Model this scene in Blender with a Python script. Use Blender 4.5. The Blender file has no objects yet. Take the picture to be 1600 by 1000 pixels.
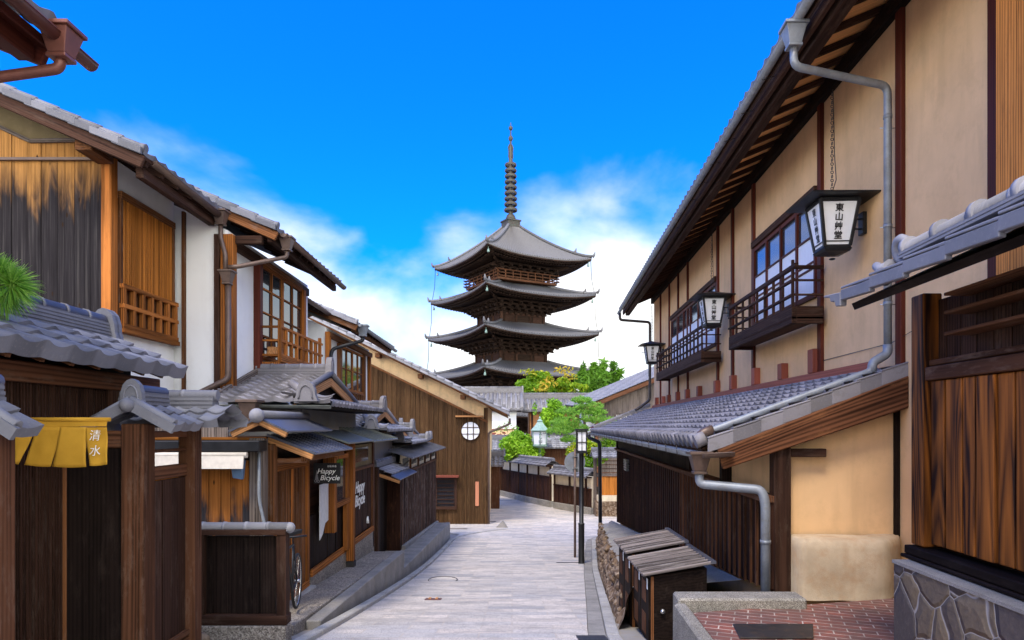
import bpy, math, random
import numpy as np
from mathutils import Vector, Matrix, noise as mnoise
V = Vector
random.seed(7)
S = bpy.context.scene
COL = S.collection

# ------------------------------------------------------------------ camera, sky, sun, exposure
cam = bpy.data.cameras.new('camera'); camo = bpy.data.objects.new('camera', cam); COL.objects.link(camo)
cam.lens = 24.0; cam.sensor_width = 36; cam.shift_y = 0.104; cam.clip_start = 0.05; cam.clip_end = 3000
camo.location = (0, 0, 0); camo.rotation_euler = (math.pi/2, 0, 0); S.camera = camo
S.view_settings.view_transform = 'Standard'; S.view_settings.look = 'None'
S.view_settings.gamma = 1; S.view_settings.exposure = 0.74
S.cycles.max_bounces = 6; S.cycles.diffuse_bounces = 3; S.cycles.caustics_reflective = False
S.cycles.caustics_refractive = False
SUN_DIR = V((-0.22, -0.50, 0.90)).normalized()          # towards the sun
sl = bpy.data.lights.new('sun', 'SUN'); slo = bpy.data.objects.new('sun', sl); COL.objects.link(slo)
sl.energy = 2.1; sl.angle = math.radians(13); sl.color = (1, .90, .75)
slo.rotation_euler = SUN_DIR.to_track_quat('Z', 'Y').to_euler()

W = bpy.data.worlds.new('World'); S.world = W; W.use_nodes = True
def build_world():
    nt = W.node_tree; nt.nodes.clear(); n = nt.nodes.new; L = nt.links.new
    sky = n('ShaderNodeTexSky'); sky.sky_type = 'NISHITA'; sky.sun_disc = False
    sky.sun_elevation = math.asin(SUN_DIR.z); sky.sun_rotation = math.atan2(SUN_DIR.x, SUN_DIR.y)
    sky.air_density = 1.0; sky.dust_density = .3; sky.ozone_density = 3
    tc = n('ShaderNodeTexCoord'); sep = n('ShaderNodeSeparateXYZ'); L(tc.outputs['Generated'], sep.inputs[0])
    def M(op, a, b=None, c=None, clamp=False):
        m = n('ShaderNodeMath'); m.operation = op; m.use_clamp = clamp
        for i, x in enumerate((a, b, c)):
            if x is None: continue
            if isinstance(x, (int, float)): m.inputs[i].default_value = x
            else: L(x, m.inputs[i])
        return m.outputs[0]
    tint = n('ShaderNodeMix'); tint.data_type = 'RGBA'; tint.blend_type = 'MULTIPLY'; tint.inputs[0].default_value = 1
    L(sky.outputs[0], tint.inputs[6]); tint.inputs[7].default_value = (.02, .98, 2.75, 1)
    # cloud banks low in the sky ahead, unseen white fill cloud added behind
    mp = n('ShaderNodeMapping'); mp.inputs['Scale'].default_value = (1, 1, 1.7); mp.inputs['Location'].default_value = (1.3, .2, .35)
    L(tc.outputs['Generated'], mp.inputs[0])
    nz = n('ShaderNodeTexNoise'); nz.inputs['Scale'].default_value = 2.4; nz.inputs['Detail'].default_value = 8
    nz.inputs['Roughness'].default_value = .5; nz.inputs['Distortion'].default_value = .35
    L(mp.outputs[0], nz.inputs['Vector'])
    z = sep.outputs[2]; y = sep.outputs[1]; x = sep.outputs[0]
    dip = M('MULTIPLY', M('ABSOLUTE', M('ADD', x, .02)), .16)
    low = M('MULTIPLY', M('SUBTRACT', M('ADD', dip, .25), z), 4.2)
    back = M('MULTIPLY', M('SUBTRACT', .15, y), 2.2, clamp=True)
    # banks thinned towards the left
    low = M('ADD', low, M('MULTIPLY', M('MINIMUM', M('ADD', x, .36), 0.0), 2.0))
    s = M('ADD', M('ADD', M('MULTIPLY', nz.outputs[0], 2.6), -1.06), low)
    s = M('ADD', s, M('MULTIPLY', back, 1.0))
    s = M('ADD', s, M('MULTIPLY', M('SUBTRACT', z, .60, clamp=True), 7.0))  # overhead white cloud added out of view to neutralise the blue ambient
    mask = n('ShaderNodeMapRange'); mask.interpolation_type = 'SMOOTHSTEP'
    mask.inputs[1].default_value = .0; mask.inputs[2].default_value = .78; L(s, mask.inputs[0])
    cl = n('ShaderNodeMix'); cl.data_type = 'RGBA'; L(mask.outputs[0], cl.inputs[0]); L(tint.outputs[2], cl.inputs[6])
    nz2 = n('ShaderNodeTexNoise'); nz2.inputs['Scale'].default_value = 5; nz2.inputs['Detail'].default_value = 6
    L(tc.outputs['Generated'], nz2.inputs['Vector'])
    cr = n('ShaderNodeValToRGB'); cr.color_ramp.elements[0].position = .36; cr.color_ramp.elements[1].position = .56
    cr.color_ramp.elements[0].color = (4.9, 7.0, 8.9, 1); cr.color_ramp.elements[1].color = (9.8, 9.7, 9.6, 1)
    L(nz2.outputs[0], cr.inputs[0])
    # the added cloud behind the viewer is brightened and warmed to fill the lane
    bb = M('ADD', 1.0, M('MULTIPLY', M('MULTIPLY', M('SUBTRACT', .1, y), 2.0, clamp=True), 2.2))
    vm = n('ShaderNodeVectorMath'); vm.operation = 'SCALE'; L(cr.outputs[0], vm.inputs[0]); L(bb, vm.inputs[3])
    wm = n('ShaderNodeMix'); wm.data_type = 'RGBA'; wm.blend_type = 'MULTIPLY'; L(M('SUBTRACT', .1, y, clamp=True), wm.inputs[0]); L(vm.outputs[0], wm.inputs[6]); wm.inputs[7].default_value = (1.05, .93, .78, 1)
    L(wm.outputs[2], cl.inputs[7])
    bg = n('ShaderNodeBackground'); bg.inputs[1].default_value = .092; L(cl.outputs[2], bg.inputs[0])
    o = n('ShaderNodeOutputWorld'); L(bg.outputs[0], o.inputs[0])
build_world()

F = 1600*24/36
def P(u, v, Y): return V(((u-800)/F*Y, Y, (667-v)/F*Y))

# ------------------------------------------------------------------ mesh builder
KR = .0544      # the right-hand houses run along (KR, 1)
class MB:
    def __init__(s, k=0): s.v=[]; s.f=[]; s.gc=[]; s.rn=[]; s.sm=[]; s.k=k
    def vert(s, p, g=None, r=.5):
        s.v.append((p[0]+s.k*p[1], p[1], p[2])); s.gc.append(g if g else (p[2], p[0], p[1])); s.rn.append(r); return len(s.v)-1
    def face(s, ids, smooth=False): s.f.append(tuple(ids)); s.sm.append(smooth)
    def hexa(s, p, r=None, cham=0):
        # p: 8 corners (bottom 4 ccw, top 4 ccw)
        p=[V(q) for q in p]; r=random.random() if r is None else r
        ax=[p[1]-p[0], p[3]-p[0], p[4]-p[0]]; ls=[a.length for a in ax]
        o=sorted(range(3), key=lambda i:-ls[i]); off=(random.uniform(0,50), random.uniform(0,50), random.uniform(0,50))
        cs=[(0,0,0),(1,0,0),(1,1,0),(0,1,0),(0,0,1),(1,0,1),(1,1,1),(0,1,1)]
        idx=[]
        for q,c in zip(p,cs):
            g=tuple(c[o[j]]*ls[o[j]]+off[j] for j in range(3))
            idx.append(s.vert(q,g,r))
        for f in ((0,3,2,1),(4,5,6,7),(0,1,5,4),(1,2,6,5),(2,3,7,6),(3,0,4,7)): s.face([idx[i] for i in f])
    def box(s,x0,x1,y0,y1,z0,z1,r=None):
        s.hexa([(x0,y0,z0),(x1,y0,z0),(x1,y1,z0),(x0,y1,z0),(x0,y0,z1),(x1,y0,z1),(x1,y1,z1),(x0,y1,z1)],r)
    def beam(s,a,b,w,h,up=(0,0,1),r=None):
        a=V(a);b=V(b);d=(b-a).normalized();up=V(up); sd=d.cross(up)
        if sd.length<1e-4: sd=d.cross(V((0,1,0)))
        sd.normalize(); u=sd.cross(d); sd*=w/2; u=u*h/2
        s.hexa([a-sd-u,b-sd-u,b+sd-u,a+sd-u,a-sd+u,b-sd+u,b+sd+u,a+sd+u],r)
    def slab(s,q,t,r=None):
        # q: 4 corners of the top face, thickness t straight down the normal
        q=[V(x) for x in q]; n=(q[1]-q[0]).cross(q[3]-q[0]).normalized()
        if n.z<0: q=[q[0],q[3],q[2],q[1]]; n=-n
        s.hexa([x-n*t for x in q]+q,r)
    def prism(s,poly,ext,r=None):
        # poly: list of 3-D points, extruded by vector ext
        r=random.random() if r is None else r; ext=V(ext); poly=[V(p) for p in poly]; n=len(poly)
        nn=sum(((poly[i]-poly[0]).cross(poly[(i+1)%n]-poly[0]) for i in range(n)),V((0,0,0)))
        if nn.dot(ext)>0: poly=poly[::-1]
        a=[s.vert(p,None,r) for p in poly]; b=[s.vert(p+ext,None,r) for p in poly]
        s.face(a); s.face(b[::-1])
        for i in range(n): s.face((a[(i+1)%n],a[i],b[i],b[(i+1)%n]))
    def ring(s,c,t,rad,seg,ref,r):
        t=t.normalized(); a=t.cross(ref)
        if a.length<1e-3: a=t.cross(V((1,0,0)))
        a.normalize(); b=a.cross(t)
        return [s.vert(c+a*(rad*math.cos(i*2*math.pi/seg))+b*(rad*math.sin(i*2*math.pi/seg)),None,r) for i in range(seg)]
    def tube(s,pts,rad,seg=10,cap=True,smooth=True,round_=0,ref=(0,0,1)):
        pts=[V(p) for p in pts]
        if round_:
            q=[pts[0]]
            for i in range(1,len(pts)-1):
                a,b,c=pts[i-1:i+2]; d1=(a-b); d2=(c-b); rr=min(round_,d1.length*.45,d2.length*.45)
                p1=b+d1.normalized()*rr; p2=b+d2.normalized()*rr
                for t in (0,.25,.5,.75,1): q.append((1-t)**2*p1+2*t*(1-t)*b+t*t*p2)
            q.append(pts[-1]); pts=q
        rads=rad if isinstance(rad,(list,tuple)) else [rad]*len(pts)
        t0=(pts[1]-pts[0]).normalized(); ref=V(ref)
        a=t0.cross(ref)
        if a.length<.05: a=t0.cross(V((1,0,0)))
        a.normalize(); rings=[]; r=random.random()
        for i,p in enumerate(pts):
            if i==0: t=pts[1]-p
            elif i==len(pts)-1: t=p-pts[i-1]
            else: t=(pts[i+1]-p).normalized()+(p-pts[i-1]).normalized()
            t.normalize(); a=(a-t*a.dot(t)).normalized(); b=t.cross(a)
            rings.append([s.vert(p+a*(rads[i]*math.cos(j*2*math.pi/seg))+b*(rads[i]*math.sin(j*2*math.pi/seg)),None,r) for j in range(seg)])
        for A,B in zip(rings,rings[1:]):
            for j in range(seg): s.face((A[j],A[(j+1)%seg],B[(j+1)%seg],B[j]),smooth)
        if cap: s.face(rings[0][::-1]); s.face(rings[-1])
    def lathe(s,c,prof,seg=16,axis=(0,0,1),smooth=True,phase=0,capb=True,r=None):
        ax=V(axis).normalized(); a=ax.cross(V((0,1,0)));
        if a.length<.1: a=ax.cross(V((1,0,0)))
        a.normalize(); b=ax.cross(a); c=V(c); R=[]; r=random.random() if r is None else r
        for rad,h in prof:
            R.append([s.vert(c+ax*h+a*(rad*math.cos(phase+i*2*math.pi/seg))+b*(rad*math.sin(phase+i*2*math.pi/seg)),None,r) for i in range(seg)])
        for A,B in zip(R,R[1:]):
            for j in range(seg): s.face((A[j],A[(j+1)%seg],B[(j+1)%seg],B[j]),smooth)
        if capb: s.face(R[0][::-1]); s.face(R[-1])
    def torus(s,c,R,r,axis=(0,0,1),seg=24,sg=8):
        ax=V(axis).normalized(); a=ax.cross(V((0,1,0)))
        if a.length<.1: a=ax.cross(V((1,0,0)))
        a.normalize(); b=ax.cross(a); c=V(c); G=[]
        for i in range(seg):
            t=i*2*math.pi/seg; d=a*math.cos(t)+b*math.sin(t)
            G.append([s.vert(c+d*(R+r*math.cos(j*2*math.pi/sg))+ax*(r*math.sin(j*2*math.pi/sg)),None,.5) for j in range(sg)])
        for i in range(seg):
            A=G[i];B=G[(i+1)%seg]
            for j in range(sg): s.face((A[j],B[j],B[(j+1)%sg],A[(j+1)%sg]),True)
    def sphere(s,c,r,seg=14,rings=9,sq=(1,1,1),jit=0,seed=0):
        c=V(c); G=[]
        for i in range(rings+1):
            th=math.pi*i/rings; row=[]
            for j in range(seg):
                ph=2*math.pi*j/seg; d=V((math.sin(th)*math.cos(ph),math.sin(th)*math.sin(ph),math.cos(th)))
                k=r*(1+jit*mnoise.noise(d*1.7+V((seed,seed*.3,0))) if jit else 1)
                row.append(s.vert(c+V((d.x*sq[0],d.y*sq[1],d.z*sq[2]))*k,None,.5))
            G.append(row)
        for A,B in zip(G,G[1:]):
            for j in range(seg): s.face((A[j],B[j],B[(j+1)%seg],A[(j+1)%seg]),True)
    def gutter(s,a,b,r,seg=7):
        a=V(a);b=V(b);d=(b-a).normalized();sd=d.cross(V((0,0,1))).normalized();up=sd.cross(d)
        for rr,fl in ((r,0),(r*.86,1)):
            A=[];B=[]
            for i in range(seg+1):
                t=math.pi*i/seg; o=-sd*(rr*math.cos(t))-up*(rr*math.sin(t)); A.append(s.vert(a+o,None,.5)); B.append(s.vert(b+o,None,.5))
            for i in range(seg):
                q=(A[i],A[i+1],B[i+1],B[i]); s.face(q if fl else q[::-1],True)
            if fl==0: s.face(A); s.face(B[::-1])
        s.beam(a+sd*r,b+sd*r,r*.16,r*.16); s.beam(a-sd*r,b-sd*r,r*.16,r*.16)
    def build(s,name,mat,parent=None,bevel=0,label=None):
        me=bpy.data.meshes.new(name); o=bpy.data.objects.new(name,me); COL.objects.link(o)
        base=V(parent['_b']) if parent is not None else (V(s.v[0]) if 0 else V((0,0,0)))
        vs=np.array(s.v,dtype=np.float64).reshape(-1,3)-np.array(base)
        me.from_pydata(vs.tolist(),[],s.f)
        me.polygons.foreach_set('use_smooth',s.sm)
        at=me.attributes.new('gc','FLOAT_VECTOR','POINT'); at.data.foreach_set('vector',np.array(s.gc,dtype=np.float32).ravel())
        at=me.attributes.new('rnd','FLOAT','POINT'); at.data.foreach_set('value',np.array(s.rn,dtype=np.float32))
        me.materials.append(mat); me.update()
        if parent is not None:
            par=parent['_o'] if '_o' in parent.keys() else parent
            o.parent=par; o['_b']=tuple(base)
        else: o['_b']=(0.,0.,0.)
        if label: o['label']=label
        if bevel:
            m=o.modifiers.new('bevel','BEVEL'); m.width=bevel; m.segments=1; m.limit_method='ANGLE'; m.angle_limit=.9; m.harden_normals=False
        return o
def thing(name,label,cat,base=(0,0,0),group=None):
    o=bpy.data.objects.new(name,None); COL.objects.link(o); o.empty_display_size=.1
    o.location=base; o['_b']=tuple(float(x) for x in base); o['label']=label; o['category']=cat
    if group: o['group']=group
    return o
def tag(o,label,cat,group=None):
    o['label']=label; o['category']=cat
    if group: o['group']=group
    return o
def struct(o): o['kind']='structure'; return o
def copytree(o,parent=None):
    c=o.copy(); COL.objects.link(c)
    if parent is not None: c.parent=parent
    for ch in list(o.children): copytree(ch,c)
    return c

# ------------------------------------------------------------------ tiles, ridges, text, leaves
PROF=[(0,1),(.10,.72),(.24,.22),(.42,-.05),(.6,.02),(.76,.35),(.88,.8)]
def tiles(mb,P0,U,Vv,w=.27,c=.23,amp=.03,lift=.022,prof=PROF,lip=.05,flip=False):
    P0=V(P0);U=V(U);Vv=V(Vv);N=U.cross(Vv).normalized()
    if N.z<0: N=-N
    n=max(1,round(U.length/w)); m=max(1,round(Vv.length/c)); ud=U/n; vd=Vv/m; hp=N.cross(Vv.normalized())
    cols=[]
    for i in range(n):
        for t,h in prof: cols.append((i+t,h*amp,i))
    cols.append((n,amp,n-1))
    flipo = U.cross(Vv).dot(N)<0
    for j in range(m):
        lo=[];up=[];fr=[]
        for (t,h,i) in cols:
            r=((i*73+j*151+int(P0.x*37+P0.z*11))*2654435761%1000)/1000
            jt=(((i*31+j*17)*40503)%100/100-.5)*.006
            b=P0+ud*t+vd*(j-.04); q=P0+ud*t+vd*(j+1)
            lo.append(mb.vert(b+N*(h+lift+jt),(t*w,j*c,0),r)); up.append(mb.vert(q+N*(h+jt*.5),(t*w,(j+1)*c,0),r))
            drop=lip if j==0 else lift+.012
            fr.append(mb.vert(b+N*((h*.35 if j==0 else h)+lift-drop),(t*w,j*c-.1,0),r))
        for k in range(len(cols)-1):
            q=(lo[k],lo[k+1],up[k+1],up[k]); g=(fr[k],fr[k+1],lo[k+1],lo[k])
            if flipo: q=q[::-1]; g=g[::-1]
            mb.face(q,True); mb.face(g,False)
def ridge(mb,a,b,w=.16,layers=3,rr=.065,lh=.035,seg=.28):
    a=V(a);b=V(b);d=(b-a);L=d.length;d.normalize()
    for i in range(layers):
        ww=w*(1-.07*i); z=i*lh
        mb.beam(a+V((0,0,z+lh*.3)),b+V((0,0,z+lh*.3)),ww,lh*.6,r=.3+.1*i); mb.beam(a+V((0,0,z+lh*.8)),b+V((0,0,z+lh*.8)),ww*.86,lh*.4,r=.05)
    top=V((0,0,layers*lh+rr*.25)); n=max(1,round(L/seg))
    for i in range(n):
        p=a+d*(L*i/n)+top; q=a+d*(L*(i+1)/n+.02)+top
        mb.tube([p,p+d*.035,p+d*.0351,q],[rr*1.1,rr*1.1,rr,rr*.97],seg=12,ref=(0,0,1))
def oni(mb,c,face,w=.3,h=.32,t=.06):
    # ogre-tile: an arched shield with a raised inner arch, facing along `face`
    c=V(c);f=V(face).normalized();sd=f.cross(V((0,0,1))).normalized();up=V((0,0,1))
    def pt(x,z): return c+sd*(x*w)+up*(z*h)
    out=[(-.5,0),(-.46,.12),(-.40,.3),(-.38,.55),(-.30,.8),(-.15,.95),(0,1),(.15,.95),(.30,.8),(.38,.55),(.40,.3),(.46,.12),(.5,0)]
    mb.prism([pt(*p) for p in out],f*t,r=.4)
    arch=[pt(x*.66,z*.74+.03)+f*(t+.004) for x,z in out[1:-1]]
    mb.tube(arch,w*.035,seg=6)
def text_part(name,body,size,org,xd,yd,mat,parent,ext=.002,off=0,shear=0,space=1.0,align='CENTER',label=None,line=1.0):
    cu=bpy.data.curves.new('t','FONT'); cu.body=body; cu.size=size; cu.extrude=ext; cu.offset=off; cu.shear=shear
    cu.align_x=align; cu.align_y='CENTER'; cu.space_line=line; cu.space_character=space; cu.resolution_u=3
    o=bpy.data.objects.new('t',cu); COL.objects.link(o); bpy.context.view_layer.update()
    me=bpy.data.meshes.new_from_object(o.evaluated_get(bpy.context.evaluated_depsgraph_get()))
    bpy.data.objects.remove(o); bpy.data.curves.remove(cu)
    xd=V(xd).normalized(); yd=V(yd).normalized(); zd=xd.cross(yd); base=V(parent['_b']) if parent is not None else V((0,0,0))
    M=Matrix(((xd.x,yd.x,zd.x,org[0]-base.x),(xd.y,yd.y,zd.y,org[1]-base.y),(xd.z,yd.z,zd.z,org[2]-base.z),(0,0,0,1)))
    me.transform(M); me.materials.clear(); me.materials.append(mat)
    ob=bpy.data.objects.new(name,me); me.name=name; COL.objects.link(ob)
    if parent is not None: ob.parent=parent; ob['_b']=tuple(base)
    if label: ob['label']=label
    return ob
def leaves(mb,blobs,n,size,flat=.35,aspect=1.6,seed=1,shell=.55):
    # blobs: (centre, radii, weight); leaf quads spread through each blob, denser to its skin
    rg=np.random.default_rng(seed); ws=np.array([b[2] if len(b)>2 else b[1][0]*b[1][1]*b[1][2] for b in blobs]); ws=ws/ws.sum()
    for (b,wt) in zip(blobs,ws):
        c=np.array(b[0]); R=np.array(b[1]); k=int(n*wt); br=rg.random()
        for _ in range(k):
            d=rg.normal(size=3); d/=np.linalg.norm(d); r=shell+(1-shell)*rg.random()**.7
            if rg.random()<.25: r=rg.random()
            p=c+d*R*r
            nz=rg.normal(size=3)*.8+d*.7+np.array([0,0,flat*2]); nz/=np.linalg.norm(nz)
            a=np.cross(nz,rg.normal(size=3)); a/=np.linalg.norm(a); bb=np.cross(nz,a); s=size*(.6+.8*rg.random())
            r_=min(1,max(0,.55*br+.45*rg.random()))
            ids=[mb.vert(tuple(p+a*s*.5*aspect*q0+bb*s*.5*q1+nz*q2*s*.12),None,r_) for q0,q1,q2 in ((-1,0,0),(-.1,-.8,1),(1,0,0),(-.1,.8,1))]
            mb.face(ids)
# ------------------------------------------------------------------ materials
class NT:
    def __init__(s,name):
        s.m=bpy.data.materials.new(name); s.m.use_nodes=True; s.t=s.m.node_tree; s.b=s.t.nodes['Principled BSDF']
    def n(s,t,**k):
        x=s.t.nodes.new('ShaderNode'+t)
        for a,b in k.items(): setattr(x,a,b)
        return x
    def L(s,a,b): s.t.links.new(a,b)
    def put(s,x,sock):
        if isinstance(x,(int,float)): sock.default_value=x
        elif isinstance(x,tuple): sock.default_value=x if len(x)==len(sock.default_value) else x+(1,)
        else: s.L(x,sock)
    def math(s,op,a,b=0,clamp=False):
        m=s.n('Math',operation=op,use_clamp=clamp); s.put(a,m.inputs[0]); s.put(b,m.inputs[1]); return m.outputs[0]
    def attr(s,name,fac=False):
        a=s.n('Attribute',attribute_name=name); return a.outputs['Fac' if fac else 'Vector']
    def obj(s): return s.n('TexCoord').outputs['Object']
    def map(s,vec,sc=(1,1,1),loc=(0,0,0),rot=(0,0,0)):
        m=s.n('Mapping'); s.L(vec,m.inputs[0]); m.inputs['Scale'].default_value=sc; m.inputs['Location'].default_value=loc; m.inputs['Rotation'].default_value=rot; return m.outputs[0]
    def noise(s,vec,sc,det=4,ro=.55,dist=0):
        x=s.n('TexNoise'); s.L(vec,x.inputs['Vector']); x.inputs['Scale'].default_value=sc; x.inputs['Detail'].default_value=det; x.inputs['Roughness'].default_value=ro; x.inputs['Distortion'].default_value=dist; return x.outputs[0]
    def ramp(s,f,st):
        r=s.n('ValToRGB'); e=r.color_ramp.elements
        while len(e)<len(st): e.new(.5)
        for i,(p,c) in enumerate(st):
            e[i].position=p; e[i].color=(c,c,c,1) if isinstance(c,(int,float)) else tuple(c)+(1,)
        s.L(f,r.inputs[0]); return r.outputs[0]
    def mix(s,f,a,b,mode='MIX'):
        m=s.n('Mix',data_type='RGBA',blend_type=mode); s.put(f,m.inputs[0]); s.put(a,m.inputs[6]); s.put(b,m.inputs[7]); return m.outputs[2]
    def bump(s,h,st=.3,d=.01):
        b=s.n('Bump'); b.inputs['Strength'].default_value=st; b.inputs['Distance'].default_value=d; s.L(h,b.inputs['Height']); s.L(b.outputs[0],s.b.inputs['Normal'])
    def done(s,col,rough=.7,metal=0,spec=.4):
        s.put(col,s.b.inputs['Base Color']); s.put(rough,s.b.inputs['Roughness']); s.b.inputs['Metallic'].default_value=metal
        s.b.inputs['Specular IOR Level'].default_value=spec; return s.m
def sc(c,k): return tuple(x*k for x in c)
def wood(name,c,dark=.45,light=1.35,rough=.7,wear=.0,wearc=(.32,.30,.28),grain=1.0,bump=.25,spec=.08):
    t=NT(name); g=t.attr('gc'); r=t.attr('rnd',True)
    n1=t.noise(t.map(g,(.9,26*grain,26*grain)),1.0,6,.65)
    n2=t.noise(t.map(g,(.35,3.5,3.5)),1.6,3,.5,1.2)
    w=t.n('TexWave',wave_type='BANDS',bands_direction='Y'); t.L(t.map(g,(.25,7*grain,7*grain)),w.inputs['Vector']); w.inputs['Scale'].default_value=1.4; w.inputs['Distortion'].default_value=9; w.inputs['Detail'].default_value=2; w.inputs['Detail Scale'].default_value=.7
    f=t.math('ADD',t.math('MULTIPLY',n1,.55),t.math('MULTIPLY',t.math('ADD',t.math('MULTIPLY',w.outputs['Fac'],.45),t.math('MULTIPLY',n2,.55)),.45))
    col=t.ramp(f,[(.34,sc(c,dark)),(.48,c),(.62,sc(c,light))])
    val=t.math('ADD',t.math('MULTIPLY',r,.6),.7)
    hs=t.n('HueSaturation'); t.L(col,hs.inputs['Color']); t.L(val,hs.inputs['Value']); col=hs.outputs[0]
    if wear:
        k=t.ramp(t.noise(t.map(g,(2.2,9,9)),1.2,8,.75),[(.52,0.0),(.66,wear)])
        col=t.mix(k,col,wearc)
    t.bump(n1,bump,.006)
    return t.done(col,rough,0,spec)
def grainy(name,ca,cb,rough=.5,gs=1):
    # boldly figured oiled cedar
    t=NT(name); g=t.attr('gc'); r=t.attr('rnd',True)
    nn=t.noise(t.map(g,(.20*gs,3.0*gs,3.0*gs)),1.0,2,.5,.6)
    w=t.math('FRACT',t.math('MULTIPLY',nn,14)); w=t.math('ABSOLUTE',t.math('SUBTRACT',w,.5)); w=t.math('MULTIPLY',w,2)
    fine=t.noise(t.map(g,(1.0,60,60)),1,5,.7)
    f=t.math('ADD',t.math('MULTIPLY',w,.46),t.math('MULTIPLY',fine,.50))
    burn=t.noise(t.map(g,(.5,7,7),(3,3,3)),1.1,4,.6)
    f2=t.math('SUBTRACT',f,t.math('MULTIPLY',t.math('SUBTRACT',burn,.42),1.9))
    col=t.ramp(f2,[(.02,cb),(.3,tuple((a+b)/2 for a,b in zip(ca,cb))),(.62,ca),(.9,sc(ca,1.5))])
    hs=t.n('HueSaturation'); t.L(col,hs.inputs['Color']); t.L(t.math('ADD',t.math('MULTIPLY',r,.5),.75),hs.inputs['Value'])
    t.bump(f,.3,.004); return t.done(hs.outputs[0],rough,0,.12)
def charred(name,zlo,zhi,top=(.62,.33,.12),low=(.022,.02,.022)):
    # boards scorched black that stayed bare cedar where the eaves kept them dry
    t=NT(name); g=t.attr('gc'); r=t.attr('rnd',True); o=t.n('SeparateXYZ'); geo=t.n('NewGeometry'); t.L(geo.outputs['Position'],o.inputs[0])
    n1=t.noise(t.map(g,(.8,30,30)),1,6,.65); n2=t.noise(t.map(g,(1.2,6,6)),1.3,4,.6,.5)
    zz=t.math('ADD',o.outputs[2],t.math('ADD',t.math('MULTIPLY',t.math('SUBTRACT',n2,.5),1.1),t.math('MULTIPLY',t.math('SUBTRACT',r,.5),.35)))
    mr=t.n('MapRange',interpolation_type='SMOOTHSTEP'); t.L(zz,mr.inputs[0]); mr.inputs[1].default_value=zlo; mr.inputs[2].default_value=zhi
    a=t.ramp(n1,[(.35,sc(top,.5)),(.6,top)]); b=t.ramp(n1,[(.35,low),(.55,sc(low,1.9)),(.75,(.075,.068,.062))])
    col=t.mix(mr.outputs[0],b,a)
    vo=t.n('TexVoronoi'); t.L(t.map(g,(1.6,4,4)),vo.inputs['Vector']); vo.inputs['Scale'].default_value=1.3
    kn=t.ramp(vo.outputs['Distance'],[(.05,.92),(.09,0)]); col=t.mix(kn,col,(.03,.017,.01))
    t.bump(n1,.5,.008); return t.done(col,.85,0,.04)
def tilem(name,c,rough=.42,moss=0):
    t=NT(name); g=t.attr('gc'); r=t.attr('rnd',True); o=t.obj()
    n1=t.noise(o,4.5,6,.65); n2=t.noise(o,40,3,.6)
    f=t.math('ADD',t.math('MULTIPLY',r,.5),t.math('MULTIPLY',n1,.5))
    col=t.ramp(f,[(.2,sc(c,.62)),(.5,c),(.8,tuple(min(1,x*1.4) for x in c))])
    col=t.mix(t.ramp(n2,[(.55,0.),(.75,.35)]),col,(.30,.28,.27))
    if moss: col=t.mix(t.ramp(t.noise(o,9,5,.7),[(.52,0.),(.62,moss)]),col,(.10,.085,.06))
    t.bump(n2,.15,.004); return t.done(col,t.math('ADD',t.math('MULTIPLY',n1,.3),rough+.0),0,.32)
def plaster(name,c,var=.12,stain=(.30,.22,.13),st=.35,scale=1.0,bump=.2):
    t=NT(name); o=t.obj(); n1=t.noise(o,1.3*scale,5,.6); n2=t.noise(o,90,4,.7); n3=t.noise(t.map(o,(5,5,.7)),1,5,.6)
    col=t.ramp(n1,[(.3,sc(c,1-var)),(.7,sc(c,1+var*.6))])
    col=t.mix(t.ramp(n3,[(.50,0.),(.72,st)]),col,stain)
    col=t.mix(t.ramp(t.noise(t.map(o,(1,1,1),(7,3,1)),3.2,9,.78),[(.50,0.),(.64,st*.9)]),col,sc(stain,1.15))
    col=t.mix(t.ramp(n2,[(.66,0.),(.8,.3)]),col,sc(c,.6))
    t.bump(t.math('ADD',n2,t.math('MULTIPLY',n1,2)),bump,.006); return t.done(col,.9,0,.2)
def metalm(name,c,rough=.4,metal=.6,var=.3,rust=0,rustc=(.16,.10,.06)):
    t=NT(name); o=t.obj(); n1=t.noise(o,6,6,.7)
    col=t.ramp(n1,[(.3,sc(c,1-var)),(.7,sc(c,1+var))])
    if rust: col=t.mix(t.ramp(t.noise(o,11,6,.7),[(.5,0.),(.65,rust)]),col,rustc)
    return t.done(col,t.math('ADD',t.math('MULTIPLY',n1,.25),rough-.1),metal,.5)
def speckle(name,a,b,c2,sc_=160,rough=.85,bump=.4):
    t=NT(name); o=t.obj(); v=t.n('TexVoronoi'); t.L(o,v.inputs['Vector']); v.inputs['Scale'].default_value=sc_
    s=t.n('SeparateColor'); t.L(v.outputs['Color'],s.inputs[0]); col=t.ramp(s.outputs[0],[(.1,a),(.5,b),(.9,c2)])
    col=t.mix(t.ramp(t.noise(o,2.2,6,.65),[(.35,.55),(.62,0.)]),col,sc(b,.45))
    t.bump(v.outputs['Distance'],bump,.004); return t.done(col,rough,0,.3)
def plain(name,c,rough=.6,metal=0,spec=.4,var=.1):
    t=NT(name); n1=t.noise(t.obj(),14,4,.6); return t.done(t.ramp(n1,[(.3,sc(c,1-var)),(.7,sc(c,1+var))]),rough,metal,spec)
def leafm(name,a,b,c=None):
    t=NT(name); r=t.attr('rnd',True); st=[(0.,a),(.6,b)]+([(1.,c)] if c else [])
    col=t.ramp(r,st); t.done(col,.5,0,.35); 
    tr=t.n('BsdfTranslucent'); t.L(col,tr.inputs[0]); mx=t.n('MixShader'); mx.inputs[0].default_value=.38
    t.L(t.b.outputs[0],mx.inputs[1]); t.L(tr.outputs[0],mx.inputs[2]); t.L(mx.outputs[0],t.t.nodes['Material Output'].inputs[0]); return t.m

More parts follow.
